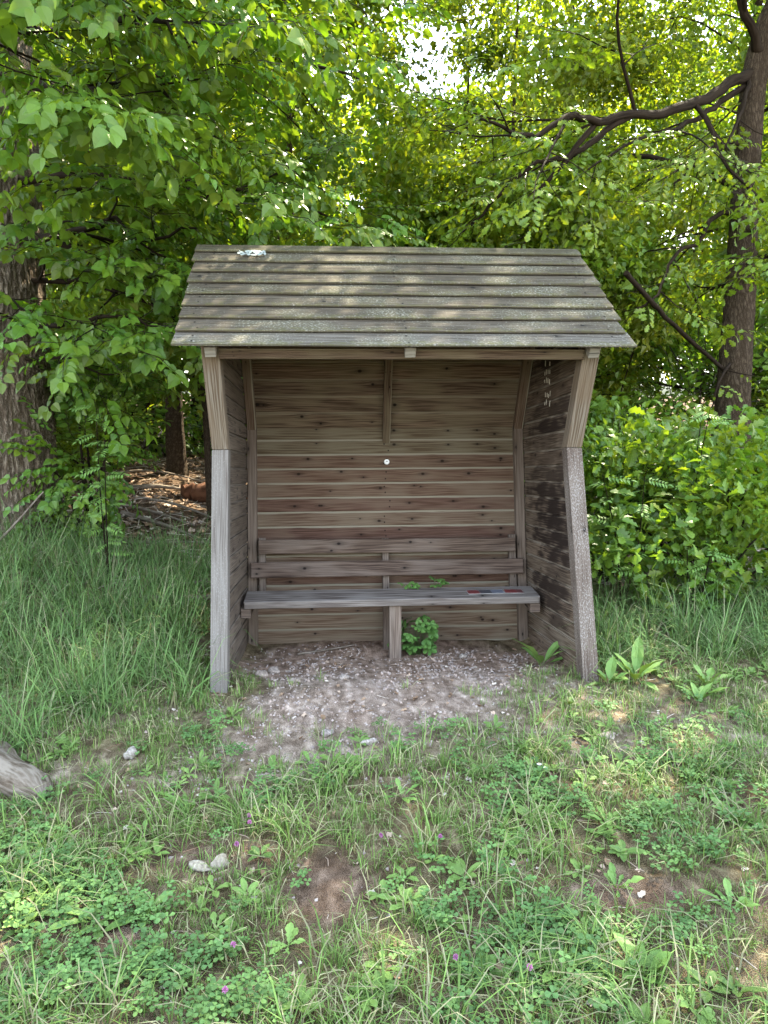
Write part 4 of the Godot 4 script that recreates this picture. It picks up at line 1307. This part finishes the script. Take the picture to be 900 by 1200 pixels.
func build_low() -> void:
	var bt := Color(1.0, 1.0, 1.0)
	bush("oak_bush", "large green bush with lobed leaves growing under the oak", Vector3(2.45, 0, -1.5), Vector3(1.05, 1.12, 0.8), 430, "bushy", Color(1.0, 1.0, 1.0), 290, 1.0)
	bush("leafy_bush", "bush beside the right post, half behind the rowan fronds", Vector3(1.75, 0, -2.0), Vector3(0.62, 0.95, 0.6), 220, "shrub", Color(0.95, 1.0, 1.0))
	bush("leafy_bush", "taller bush in front of the oak trunk at the picture edge", Vector3(3.75, 0, -2.6), Vector3(1.1, 1.0, 0.9), 380, "bushy", Color(1.0, 1.0, 1.0), 0, 0.95)
	bush("leafy_bush", "bush behind the shelter's right corner", Vector3(2.3, 0, -3.8), Vector3(1.0, 1.05, 0.8), 340, "shrub", bt, 0, 1.2)
	bush("leafy_bush", "leafy bush between the thick tree and the shelter", Vector3(-2.55, 0, -3.1), Vector3(0.42, 1.5, 0.4), 190, "broad", Color(0.95, 1.0, 1.0), 0, 0.8)
	bush("leafy_bush", "yellow-green bush on the forest floor beside the brown trunk", Vector3(-3.7, 0, -7.0), Vector3(0.9, 0.8, 0.6), 220, "shrub", Color(1.05, 1.02, 0.95), 0, 1.3)
	for k in 5:
		bush("green_bush", ["low bush in the wood just behind the oak trunk", "broad bush in the wood between oak and roof edge", "bush in the wood behind the young tree", "high bush at the picture edge behind the oak", "bush in the wood behind the roof corner"][k], Vector3([4.7, 3.3, 2.2, 6.6, 1.4][k], 0, [-6.2, -6.6, -7.6, -6.5, -9.5][k]), Vector3(1.3, [1.9, 2.3, 2.2, 2.6, 2.4][k], 0.8), 230, "shrub", Color(0.95, 1.0, 0.9), 0, 2.0, "bushes in the wood")
	for k in 6:
		bush("undergrowth_bush", ["undergrowth far behind the bank at the picture edge", "undergrowth deep in the wood before the dim trunks", "undergrowth deep in the wood behind the red trunk", "undergrowth far behind the shelter corner", "low undergrowth between the dim trunks and the brown trunk", "low undergrowth behind the pale thin trunk"][k], Vector3([-6.2, -4.6, -3.0, -1.2, -3.9, -5.3][k], 0, [-9.0, -12.6, -13.2, -11.0, -9.6, -10.6][k]), Vector3(1.3, [2.2, 2.8, 2.6, 2.0, 1.7, 2.3][k], 0.8), 240, "shrub", Color(0.95, 1.0, 1.0), 0, 2.4, "undergrowth deep in the wood")
	bush("leafy_bush", "bush behind the bank at the picture edge", Vector3(-4.9, 0, -4.6), Vector3(1.2, 1.8, 0.8), 420, "broad", Color(0.95, 1.0, 1.0))
	var rc := [Color(0.12, 0.22, 0.05), Color(0.10, 0.19, 0.045), Color(0.14, 0.25, 0.055)]
	rowan("young rowan with feathery leaves beside the thick tree", on(-2.08, -1.85, 0), 1.35, Vector3(0.02, 0, 0.1), 2, 13, 0.17, rc)
	rowan("rowan sapling drooping feathery leaves beside the right post", on(1.66, -1.2, 0), 1.0, Vector3(0.0, 0, 0.25), 2, 9, 0.17, rc)
	rowan("tall rowan shoot standing above the oak bush", on(2.15, -1.5, 0), 1.45, Vector3(0.1, 0, 0.1), 2, 10, 0.16, rc)
	rowan("small rowan shoot under the oak bush", on(2.1, -0.95, 0), 0.6, Vector3(-0.05, 0, 0.2), 2, 7, 0.15, rc)
	# --- grass
	var gc := [Color(0.135, 0.22, 0.056), Color(0.155, 0.243, 0.062), Color(0.115, 0.19, 0.05), Color(0.135, 0.222, 0.055), Color(0.28, 0.27, 0.15)]
	var pale := [Color(0.11, 0.19, 0.060), Color(0.135, 0.213, 0.07), Color(0.26, 0.265, 0.15), Color(0.10, 0.175, 0.055), Color(0.115, 0.20, 0.058)]
	var one := func(x: float, z: float) -> Color: return Color.WHITE * rr(0.75, 1.2)
	var short := func(x: float, z: float) -> float:
		var n := NZ.get_noise_2d(x * 170.0, z * 170.0 + 77.0)
		return clampf((1.0 - bare(x, z) * 1.02), 0.03 if z > 0.35 else 0.0, 1.0) * clampf(0.62 + n * 1.3, 0.2, 1.0) * sstep(-1.3, -0.2, z + 0.3 * absf(x))
	scatter("lawn_grass", [tuft(12, 0.03, 0.03, 0.075, 0.0016, 0.9, gc), tuft(10, 0.035, 0.04, 0.10, 0.0018, 1.0, gc), tuft(8, 0.03, 0.02, 0.05, 0.0014, 0.8, gc)], 23500, -3.4, 3.2, -0.6, 3.0, short, 0.7, 1.2, one, "short patchy grass in front of the shelter", "grass")
	var mid := func(x: float, z: float) -> float:
		var n := NZ.get_noise_2d(x * 110.0 + 31.0, z * 110.0)
		var f := sstep(0.35, 1.05, z + n * 0.5) * 0.32 * (1.0 - bare(x, z))
		return f * clampf(0.5 + n * 2.2, 0.0, 1.0)
	scatter("coarse_grass", [tuft(10, 0.04, 0.09, 0.20, 0.0022, 1.1, gc), tuft(8, 0.04, 0.07, 0.16, 0.0024, 1.3, gc)], 7000, -2.6, 2.4, 0.2, 3.0, mid, 0.7, 1.15, one, "coarse tufts of longer grass in the lawn", "grass")
	var tall := func(x: float, z: float) -> float:
		var n := NZ.get_noise_2d(x * 90.0, z * 90.0 + 300.0)
		var l := sstep(-1.0, -1.35, x + n * 0.25) * sstep(0.75, 0.25, z + n * 0.6 + 0.25 * (x + 1.2)) * sstep(-3.2, -2.4, z)
		var r := sstep(1.08, 1.35, x + n * 0.2) * sstep(0.12, -0.2, z + n * 0.5 - 0.15 * (x - 1.2)) * sstep(-1.8, -1.2, z)
		return maxf(l, r) * clampf(0.6 + 2.2 * NZ.get_noise_2d(x * 260.0 + 5.0, z * 260.0), 0.15, 1.0)
	scatter("tall_grass", [tuft(11, 0.06, 0.15, 0.42, 0.0034, 1.3, pale), tuft(10, 0.06, 0.10, 0.32, 0.0036, 1.4, pale), tuft(8, 0.06, 0.22, 0.55, 0.0026, 0.9, pale), tuft(9, 0.07, 0.12, 0.30, 0.0046, 1.2, pale)], 10500, -4.2, 3.6, -3.2, 0.9, tall, 0.5, 1.05, one, "tall bluish grass on both sides of the shelter", "grass", 0.3)
	var clov := func(x: float, z: float) -> float:
		var n := NZ.get_noise_2d(x * 120.0 + 900.0, z * 120.0)
		return 0.75 * sstep(0.05, 0.28, n) * (1.0 - bare(x, z)) * sstep(0.25, 0.75, z) + 0.04 * sstep(0.4, 0.8, z)
	var cg := [Color(0.105, 0.195, 0.058), Color(0.13, 0.225, 0.065), Color(0.09, 0.17, 0.054)]
	scatter("clover", [clover_tuft(9, 0.045, 0.05, 0.016, cg), clover_tuft(8, 0.045, 0.035, 0.013, cg), clover_tuft(7, 0.04, 0.06, 0.019, cg)], 6600, -2.4, 2.4, 0.2, 3.0, clov, 0.6, 1.2, one, "low clover spreading through the lawn", "clover")
	var herb := func(x: float, z: float) -> float:
		var n := NZ.get_noise_2d(x * 140.0 + 200.0, z * 140.0 + 40.0)
		return sstep(-0.05, 0.3, n) * (1.0 - 0.9 * bare(x, z)) * sstep(0.1, 0.6, z) * 0.6 + 0.25 * sstep(-1.1, -1.5, x) * sstep(0.7, 0.0, z) * sstep(-2.0, -1.5, z) + 0.3 * sstep(1.2, 1.5, x) * sstep(0.5, 0.0, z) * sstep(-1.8, -1.2, z)
	var hm := []
	for k in 3:
		var mb := MB.new()
		for i in 6:
			var a := TAU * i / 6.0 + rr(-0.4, 0.4)
			leaf(mb, aim(Vector3(0, 0.005, 0), Vector3(cos(a), rr(0.25, 1.2), sin(a)), Vector3.UP), [DOCK, DANDY, DOCK][k], rr(0.045, 0.075), rr(0.018, 0.028), gc[k] * 1.1, 0.3, 0.4, 0.15)
		hm.append(mb.mesh(M.weed))
	scatter("small_weeds", hm, 5200, -3.0, 2.8, -1.8, 3.0, herb, 0.6, 1.25, one, "small broad-leaved weeds mixed into the grass", "weeds", 0.3)
	# --- litter and gravel
	var lm := []
	var lcs := [Color(0.30, 0.21, 0.14), Color(0.38, 0.29, 0.22), Color(0.20, 0.13, 0.085), Color(0.46, 0.40, 0.33)]
	for k in 4:
		var mb := MB.new()
		leaf(mb, Transform3D(Basis.IDENTITY, Vector3(0, 0.006, -0.03)), OVATE, 0.065, 0.042, lcs[k], rr(0.1, 0.7), rr(-0.5, 0.4), 0.3)
		lm.append(mb.mesh(M.litter))
	for k in 3:
		var mb := MB.new()
		tube(mb, [Vector3(-0.09, 0.006, 0), Vector3(0, 0.009, 0.01), Vector3(0.10, 0.006, -0.01)], [0.003, 0.003, 0.0015], 4, lcs[k + 1])
		lm.append(mb.mesh(M.litter))
	var wl := func(x: float, z: float) -> float: return sstep(-1.5, -2.2, z) * 0.9
	scatter("leaf_litter", lm, 16000, -7.0, 5.0, -10.5, -1.4, wl, 0.7, 1.8, one, "dead leaves and twigs covering the forest floor", "leaf litter", 0.5)
	var fl := func(x: float, z: float) -> float: return 0.25 + 0.3 * bare(x, z) * sstep(-0.6, 0.4, z)
	scatter("fallen_leaves", lm, 3000, -2.2, 2.2, -1.0, 2.6, fl, 0.25, 0.6, one, "bits of dead leaf and twig lying in the lawn", "leaf litter", 0.4)
	var gm := []
	for k in 4:
		var mb := MB.new()
		var sc := [Vector3(1, 0.75, 0.8), Vector3(0.8, 0.8, 1), Vector3(1.2, 0.65, 0.8), Vector3(0.9, 0.9, 0.9)][k] as Vector3
		var vs := []
		for q in 6:
			vs.append(([Vector3.UP, Vector3.DOWN, Vector3.LEFT, Vector3.RIGHT, Vector3.FORWARD, Vector3.BACK][q] as Vector3 + rv(0.28)) * sc * 0.01)
		for f in [[0, 2, 4], [0, 4, 3], [0, 3, 5], [0, 5, 2], [1, 2, 4], [1, 4, 3], [1, 3, 5], [1, 5, 2]]:
			var nn: Vector3 = (vs[f[1]] - vs[f[0]]).cross(vs[f[2]] - vs[f[0]]).normalized()
			if nn.dot(vs[f[0]] + vs[f[1]] + vs[f[2]]) < 0: nn = -nn
			mb.tri(vs[f[0]], vs[f[1]], vs[f[2]], nn, Vector2.ZERO, Vector2.ZERO, Vector2.ZERO, [Color(0.31, 0.26, 0.23), Color(0.38, 0.325, 0.29), Color(0.255, 0.215, 0.19), Color(0.34, 0.27, 0.225)][k])
		gm.append(mb.mesh(M.litter))
	var gd := func(x: float, z: float) -> float:
		var n := NZ.get_noise_2d(x * 200.0 + 20.0, z * 200.0 + 800.0)
		var f := 0.25 + 0.75 * sstep(-0.1, 0.25, n + 0.3 * sstep(0.2, -0.9, x) * sstep(-0.7, 0.0, z))
		return bare(x, z) * f * sstep(-1.15, -0.9, z) * (1.0 if z < 1.0 else 0.12)
	scatter("gravel", gm, 12000, -1.3, 1.3, -1.15, 1.9, gd, 0.2, 1.2, one, "loose gravel on the worn soil in front of the bench", "gravel", 1.2)

func build_small() -> void:
	# round white marker on the back wall
	var mk := thing("round_marker", "small round white marker fixed to the back wall", "marker", Vector3(0.0, 1.155, -1.405))
	var cy := CylinderMesh.new(); cy.top_radius = 0.017; cy.bottom_radius = 0.019; cy.height = 0.012; cy.radial_segments = 24; cy.rings = 1
	var wm := StandardMaterial3D.new(); wm.albedo_color = sr(236, 236, 232); wm.roughness = 0.5
	cy.material = wm
	part("disc", cy, mk, Transform3D(Basis(Vector3.RIGHT, PI / 2 - 0.23), Vector3.ZERO))
	var dm := StandardMaterial3D.new(); dm.albedo_color = sr(90, 92, 96)
	var db := BoxMesh.new(); db.size = Vector3(0.014, 0.004, 0.003); db.material = dm
	part("mark", db, mk, Transform3D(Basis(Vector3.RIGHT, -0.23), Vector3(0, 0.004, 0.0065)))
	# two printed leaflets on the seat
	for k in 2:
		var x0: float = [0.60, 0.785][k]
		var lf := thing("leaflet", ["red and blue printed leaflet lying on the bench seat", "smaller red leaflet at the end of the bench seat"][k], "leaflet", Vector3(x0, 0.3646, -0.845))
		lf.rotation.y = [0.03, -0.05][k]
		var w: float = [0.24, 0.12][k]
		var sheet := BoxMesh.new(); sheet.size = Vector3(w, 0.003, 0.085)
		var s1 := StandardMaterial3D.new(); s1.albedo_color = sr(140, 138, 134); s1.roughness = 0.4; sheet.material = s1
		part("sheet", sheet, lf)
		var cols := [[sr(104, 44, 46), sr(58, 60, 66), sr(96, 102, 114)], [sr(112, 46, 48), sr(104, 42, 44), sr(88, 48, 50)]][k] as Array
		for q in 3:
			var pm := BoxMesh.new(); pm.size = Vector3(w * 0.315, 0.0012, 0.075)
			var m := StandardMaterial3D.new(); m.albedo_color = cols[q]; m.roughness = 0.4; pm.material = m
			part("picture", pm, lf, Transform3D(Basis.IDENTITY, Vector3((q - 1) * w * 0.325, 0.0018, 0.0)))
	# leafy plants in the shelter
	var ac := [Color(0.08, 0.17, 0.04), Color(0.095, 0.19, 0.045), Color(0.07, 0.15, 0.035)]
	var gp := thing("ground_elder", "clump of green lobed leaves growing beside the bench leg", "plant", on(0.14, -0.84, -0.01))
	var lms := []
	for k in 3:
		var mb := MB.new()
		for q in 3:
			leaf(mb, aim(Vector3.ZERO, Vector3([-0.8, 0.0, 0.8][q], 0, 1.0 if q == 1 else 0.5)), OAK, 0.05 * [0.85, 1.05, 0.85][q], 0.036, ac[k], 0.2, 0.3)
		lms.append(mb.mesh(M.weed))
	var sb := MB.new()
	for i in 85:
		var a := rr(0, TAU)
		var q := 0.14 * sqrt(R.randf())
		var h := 0.03 + 0.29 * R.randf() * (1.0 - q * 2.5)
		var p := Vector3(cos(a) * q, h, sin(a) * q * 0.7)
		tube(sb, [Vector3(cos(a) * 0.02, 0, sin(a) * 0.02), p * Vector3(0.6, 0.7, 0.6), p], [0.0018, 0.0014, 0.001], 3, Color(0.08, 0.12, 0.04))
		part("leaf", lms[i % 3], gp, aim(p, Vector3(cos(a), rr(-0.5, 0.3), sin(a) + 0.5), (Vector3.UP + Vector3(0, 0, 0.5) + rv(0.4)).normalized()).scaled_local(Vector3.ONE * rr(0.6, 1.05)))
	part("stems", sb.mesh(M.weed), gp).set_meta("kind", "stuff")
	for k in 2:
		var x: float = [0.275, -0.0][k]
		var pl := thing("seedling", ["small leafy shoot growing up behind the seat plank", "tiny shoot lying over the seat edge by the middle stile"][k], "plant", Vector3([0.30, 0.115][k], 0.27, -0.985))
		var mb := MB.new()
		for i in 9 - k * 3:
			var p := Vector3(rr(-0.07, 0.07), rr(0.105, 0.17 - k * 0.02), rr(-0.02, 0.03))
			tube(mb, [Vector3.ZERO, p * 0.6, p], [0.0016, 0.0012, 0.001], 3, Color(0.08, 0.12, 0.04))
			part("leaf", lms[i % 3], pl, aim(p, Vector3(rr(-1, 1), rr(-0.2, 0.3), rr(-0.2, 1)), (Vector3.UP + rv(0.4)).normalized()).scaled_local(Vector3.ONE * rr(0.6, 0.95)))
		part("stem", mb.mesh(M.weed), pl)
	# single weeds
	var dk := [Color(0.135, 0.235, 0.058), Color(0.16, 0.265, 0.07), Color(0.115, 0.205, 0.05)]
	for w in [
		["dock", "dock plant with upright leaves at the foot of the right post", 1.10, 0.05, 6, 0.20, 0.06, DOCK, 1.4],
		["dock", "crinkled dock plant a step beside the right post", 1.27, 0.0, 9, 0.22, 0.065, DOCK, 1.6],
		["dock", "long-leaved dock leaning on the side wall inside the shelter", 0.86, -0.42, 4, 0.30, 0.06, DOCK, 1.7],
		["dandelion", "rosette of narrow leaves on the gravel before the bench", -0.49, 0.76, 6, 0.10, 0.034, DANDY, 0.9],
		["plantain", "two broad leaves standing in the gravel by the grass edge", -0.66, 0.80, 3, 0.10, 0.05, DOCK, 1.0],
		["dandelion", "small bright weed behind the flat white stone", -0.26, 0.52, 6, 0.08, 0.03, DANDY, 1.0],
		["dock", "tall pale leaves at the picture edge below the log", -1.47, 1.42, 5, 0.16, 0.055, DOCK, 2.0],
		["plantain", "wide rosette of round leaves below the log", -1.26, 1.55, 9, 0.12, 0.06, DOCK, 0.8],
		["dandelion", "spreading toothed rosette next to the round-leaved one", -1.12, 1.70, 11, 0.14, 0.042, DANDY, 0.7],
		["dock", "pale crinkled rosette nearest the broken pale stones", -0.98, 1.70, 8, 0.12, 0.045, DOCK, 1.3],
		["dandelion", "upright clump of narrow leaves between clover and path", -0.94, 1.13, 8, 0.13, 0.03, DANDY, 1.6],
		["dandelion", "small upright weed beside the clover below the log", -1.09, 1.24, 6, 0.11, 0.032, DANDY, 1.4],
		["dock", "large dock with long leaves at the lower picture edge", 0.24, 1.99, 9, 0.19, 0.055, DOCK, 1.1],
		["dock", "broad dock with pale midribs in the lower corner grass", 0.47, 2.03, 8, 0.18, 0.06, DOCK, 1.5],
		["plantain", "cluster of round leaves beside the two daisies", 0.40, 1.28, 9, 0.11, 0.05, DOCK, 0.8],
		["dandelion", "loose weed cluster in the middle of the lawn edge", 0.62, 1.33, 10, 0.12, 0.035, DANDY, 1.1],
		["plantain", "rosette in the thin grass under the tall grass spike", 0.87, 1.26, 7, 0.10, 0.045, DOCK, 0.9],
		["dock", "leafy weed at the right picture edge in the lawn", 1.10, 1.33, 9, 0.13, 0.055, DOCK, 1.2],
		["dandelion", "single toothed weed on the bare patch of soil", 0.53, 1.66, 6, 0.11, 0.038, DANDY, 1.3],
		["sow_thistle", "yellowing weed in the sunny grass beside the right post", 1.62, 0.12, 7, 0.16, 0.05, DANDY, 1.8],
		["sow_thistle", "tall weed at the edge of the sunny grass", 1.48, 0.30, 6, 0.14, 0.045, DOCK, 1.9],
		["dandelion", "rosette above the round dock leaves in the lower corner", 0.36, 1.86, 8, 0.13, 0.04, DANDY, 1.0],
		["dandelion", "low rosette in the lower corner beside the bare soil", 0.84, 1.80, 9, 0.13, 0.038, DANDY, 1.0],
		["dandelion", "narrow-leaved weed below the gravel in the lawn centre", -0.12, 1.08, 7, 0.10, 0.028, DANDY, 1.1],
		["plantain", "low weed in the grass halfway to the shelter", 0.20, 0.95, 7, 0.08, 0.032, DOCK, 0.8],
		["dandelion", "weed rosette in the lower grass beside the dark soil patch", -0.16, 1.72, 8, 0.12, 0.035, DANDY, 0.9],
		["plantain", "round-leaved weed at the lower picture edge in long grass", 0.02, 1.98, 6, 0.11, 0.05, DOCK, 1.0]]:
		rosette(w[0], w[1], "weed", Vector2(w[2], w[3]), w[4] + 4, w[5] * (0.6 if w[3] > 1.8 else (0.72 if w[3] > 0.4 else 0.9)), w[6] * (0.66 if w[3] > 1.8 else (0.75 if w[3] > 0.4 else 0.9)), w[7], w[8], dk)
	# grass spike
	var sp := MB.new()
	tube(sp, [Vector3.ZERO, Vector3(0.004, 0.15, 0.0), Vector3(-0.008, 0.30, 0.01)], [0.0018, 0.0016, 0.001], 4, Color(0.16, 0.2, 0.09))
	for i in 40:
		var y := rr(0.17, 0.30)
		blade(sp, Vector3(0, y, 0.004), rr(0, TAU), 0.022, 0.0016, 0.5, Color(0.2, 0.23, 0.12))
	tag(part("grass_spike", sp.mesh(M.grass), self, Transform3D(Basis.IDENTITY, on(1.04, 0.64, -0.005))), "single tall grass spike standing in the thin lawn", "grass")
	# flowers
	var fm := StandardMaterial3D.new(); fm.albedo_color = sr(166, 104, 148); fm.roughness = 0.8
	var spots := [[-0.70, 1.27], [-0.69, 1.34], [-0.72, 1.47], [-0.67, 1.95], [-0.67, 2.11], [-0.23, 1.47], [-0.03, 1.49], [-0.06, 2.0], [0.13, 2.06]]
	var where := ["highest of the pink flowers by the gravel edge", "pink flower just below the highest one", "pink flower beside the broken pale stones", "pink flower above the lower picture edge in long grass", "pink flower at the lower picture edge in long grass", "pink flower in the clover under the dark soil patch", "pink flower in the bright clover of the lawn centre", "pink flower in the low centre clover", "pink flower beside the large dock"]
	for i in spots.size():
		var f := thing("clover_flower", where[i], "flower", on(spots[i][0], spots[i][1], -0.005), "pink clover flowers")
		var s1 := MB.new()
		var h := rr(0.07, 0.10)
		tube(s1, [Vector3.ZERO, Vector3(0.004, h * 0.5, 0), Vector3(0, h, 0.004)], [0.0013, 0.0012, 0.001], 4, Color(0.08, 0.13, 0.05))
		part("stem", s1.mesh(M.grass), f)
		var hb := MB.new()
		for q in 46:
			var d := Vector3(rr(-1, 1), rr(-0.5, 1), rr(-1, 1)).normalized()
			blade(hb, Vector3(0, h, 0.004) + d * 0.002, atan2(d.x, d.z), 0.010 * (0.4 + absf(d.y)), 0.0016, 1.5 * (1.0 - absf(d.y)), Color.WHITE)
			hb.flat(Vector3(0, h + 0.003, 0.004), Vector3(0, h + 0.003, 0.004) + d * 0.009, Vector3(0, h + 0.003, 0.004) + (d + rv(0.35)).normalized() * 0.009, Color.WHITE)
		part("head", hb.mesh(fm), f)
	var pw := StandardMaterial3D.new(); pw.albedo_color = sr(235, 235, 230); pw.roughness = 0.8
	var py := StandardMaterial3D.new(); py.albedo_color = sr(225, 180, 40); py.roughness = 0.8
	for i in 2:
		var f := thing("daisy", ["white daisy head, upper of the pair in the lawn", "white daisy head, lower of the pair in the lawn"][i], "flower", on(0.46 + 0.012 * i, 0.97 + 0.04 * i, -0.004))
		var s1 := MB.new()
		tube(s1, [Vector3.ZERO, Vector3(0.002, 0.03, 0), Vector3(0, 0.06, 0.0)], [0.001, 0.001, 0.001], 4, Color(0.08, 0.13, 0.05))
		part("stem", s1.mesh(M.grass), f)
		var pb := MB.new()
		for q in 16:
			leaf(pb, aim(Vector3(0, 0.06, 0), Vector3(cos(TAU * q / 16.0), 0.15, sin(TAU * q / 16.0))), LANCE, 0.011, 0.004, Color.WHITE)
		part("petals", pb.mesh(pw), f)
		var cs := SphereMesh.new(); cs.radius = 0.003; cs.height = 0.004; cs.radial_segments = 10; cs.rings = 5; cs.material = py
		part("centre", cs, f, Transform3D(Basis.IDENTITY, Vector3(0, 0.061, 0)))
	# stones, log, sticks
	stone("stone", "flat white stone lying on the gravel path", Vector2(-0.23, 0.62), Vector3(0.075, 0.03, 0.04), Color(0.85, 0.80, 0.76), 0.2, 0.2, 1)
	stone("stone", "pale lump of stone in the grass near the log", Vector2(-1.28, 0.68), Vector3(0.06, 0.05, 0.05), Color(0.8, 0.78, 0.74), 0.8, 0.2, 2)
	stone("stone", "pale stone, larger of the broken pair in the lawn", Vector2(-0.78, 1.46), Vector3(0.065, 0.05, 0.045), Color(0.8, 0.76, 0.64), 0.4, 0.25, 3)
	stone("stone", "flat pale stone, longer of the broken pair in the lawn", Vector2(-0.85, 1.47), Vector3(0.09, 0.025, 0.04), Color(0.78, 0.75, 0.64), -0.3, 0.2, 4)
	stone("stone", "grey pebble on the path behind the white stone", Vector2(-0.42, 0.52), Vector3(0.06, 0.035, 0.045), Color(0.62, 0.57, 0.56), 1.0, 0.25, 5)
	stone("stone", "rounded pinkish stone against the side wall inside", Vector2(-0.80, -0.32), Vector3(0.07, 0.05, 0.06), Color(0.75, 0.66, 0.6), 0.5, 0.25, 6)
	stone("stone", "largest stone of the rubble by the side wall", Vector2(-0.74, -0.42), Vector3(0.08, 0.05, 0.06), Color(0.72, 0.65, 0.6), 1.5, 0.25, 7)
	stone("stone", "pale stone lying before the bench middle", Vector2(-0.33, -0.18), Vector3(0.055, 0.035, 0.045), Color(0.75, 0.7, 0.66), 0.1, 0.25, 8)
	stone("stone", "small pale stone under the bench by the plant", Vector2(0.44, -0.72), Vector3(0.05, 0.035, 0.04), Color(0.7, 0.66, 0.62), 0.1, 0.2, 9)
	stone("stone", "pale stone half in the grass before the right post", Vector2(0.88, 0.62), Vector3(0.07, 0.03, 0.05), Color(0.75, 0.68, 0.62), 0.1, 0.3, 10)
	var lb := MB.new()
	var lp := []
	var lr := []
	for i in 16:
		var f := i / 15.0
		lp.append(Vector3(-2.0, 0, 0.62).lerp(Vector3(-1.53, 0, 0.99), f))
		lp[i].y = gh(lp[i].x, lp[i].z) + 0.03 - 0.02 * f
		lr.append(lerpf(0.10, 0.085, f) * (1.0 if i < 12 else [0.97, 0.86, 0.62, 0.12][i - 12]))
	tube(lb, lp, lr, 15, Color.WHITE, 0.0, 0.35)
	for i in lb.u.size(): lb.u[i].x *= 2.0
	for i in lb.v.size():
		var q := lb.v[i]
		var ax: Vector3 = lp[mini(i / 16, 15)]
		var o := q - ax
		var ring := (i % 16) % 15
		o *= 1.0 + 0.34 * NZ.get_noise_2d(ring * 37.0 if ring < 8 else (15 - ring) * 37.0, float(i / 16) * 9.0) + 0.10 * sin(ring * 2.3) + 0.06 * sin(ring * 5.1)
		o.y *= 0.8
		lb.v[i] = ax + o
	var ls := SurfaceTool.new()
	ls.create_from_arrays(lb.mesh(M.deadwood).surface_get_arrays(0))
	ls.deindex(); ls.set_smooth_group(-1); ls.generate_normals()
	var lmesh := ls.commit()
	lmesh.surface_set_material(0, M.deadwood)
	tag(part("log", lmesh, self), "weathered grey lump of wood lying in the grass", "log")
	stick("stick", "pale thin stick on the soil under the bench", "stick", [on(-0.62, -0.86, 0.012), on(-0.45, -0.90, 0.015), on(-0.25, -0.98, 0.02)], 0.007, 0.005, "deadwood")
	stick("stick", "curved pale branch leaning on the thick trunk", "stick", [on(-3.1, -2.1, 0.0), on(-2.85, -2.2, 0.28), on(-2.7, -2.35, 0.5)], 0.012, 0.006, "deadwood")
	stick("stick", "grey fallen branch lying along the side wall outside", "stick", [on(-1.75, -1.5, 0.04), on(-1.45, -1.55, 0.06), on(-1.12, -1.7, 0.05)], 0.028, 0.02, "deadwood")
	stick("stick", "second fallen branch crossing behind the tall grass", "stick", [on(-1.65, -1.75, 0.05), on(-1.4, -2.0, 0.05), on(-1.15, -2.1, 0.04)], 0.02, 0.014, "deadwood")
	stick("fallen_trunk", "reddish rotten trunk lying on the forest floor", "log", [on(-2.22, -5.65, 0.05), on(-2.05, -5.6, 0.10), on(-1.9, -5.5, 0.13), on(-1.2, -5.4, 0.12), on(-0.6, -5.3, 0.12)], 0.10, 0.17, "redwood", "", 0.5)
	var kn := ["long bare stick on the sunlit forest floor before the red trunk", "crooked stick beside the brown trunk's foot", "short stick in the shade behind the tall grass", "stick pointing at the red rotten trunk", "thick dead bough across the sunlit floor", "thin dead bough behind the dark bush"]
	for i in 6:
		var x: float = [-2.2, -2.9, -1.8, -2.5, -2.6, -2.1][i]
		var z: float = [-4.9, -6.9, -3.2, -4.4, -5.8, -3.8][i]
		var a := rr(-0.6, 0.6)
		var l := rr(0.4, 0.8)
		stick("stick", kn[i], "stick", [on(x - cos(a) * l, z - sin(a) * l, 0.03), on(x, z, 0.06), on(x + cos(a) * l, z + sin(a) * l, 0.03)], [0.02, 0.02, 0.015, 0.02, 0.04, 0.03][i], 0.01, "deadwood")
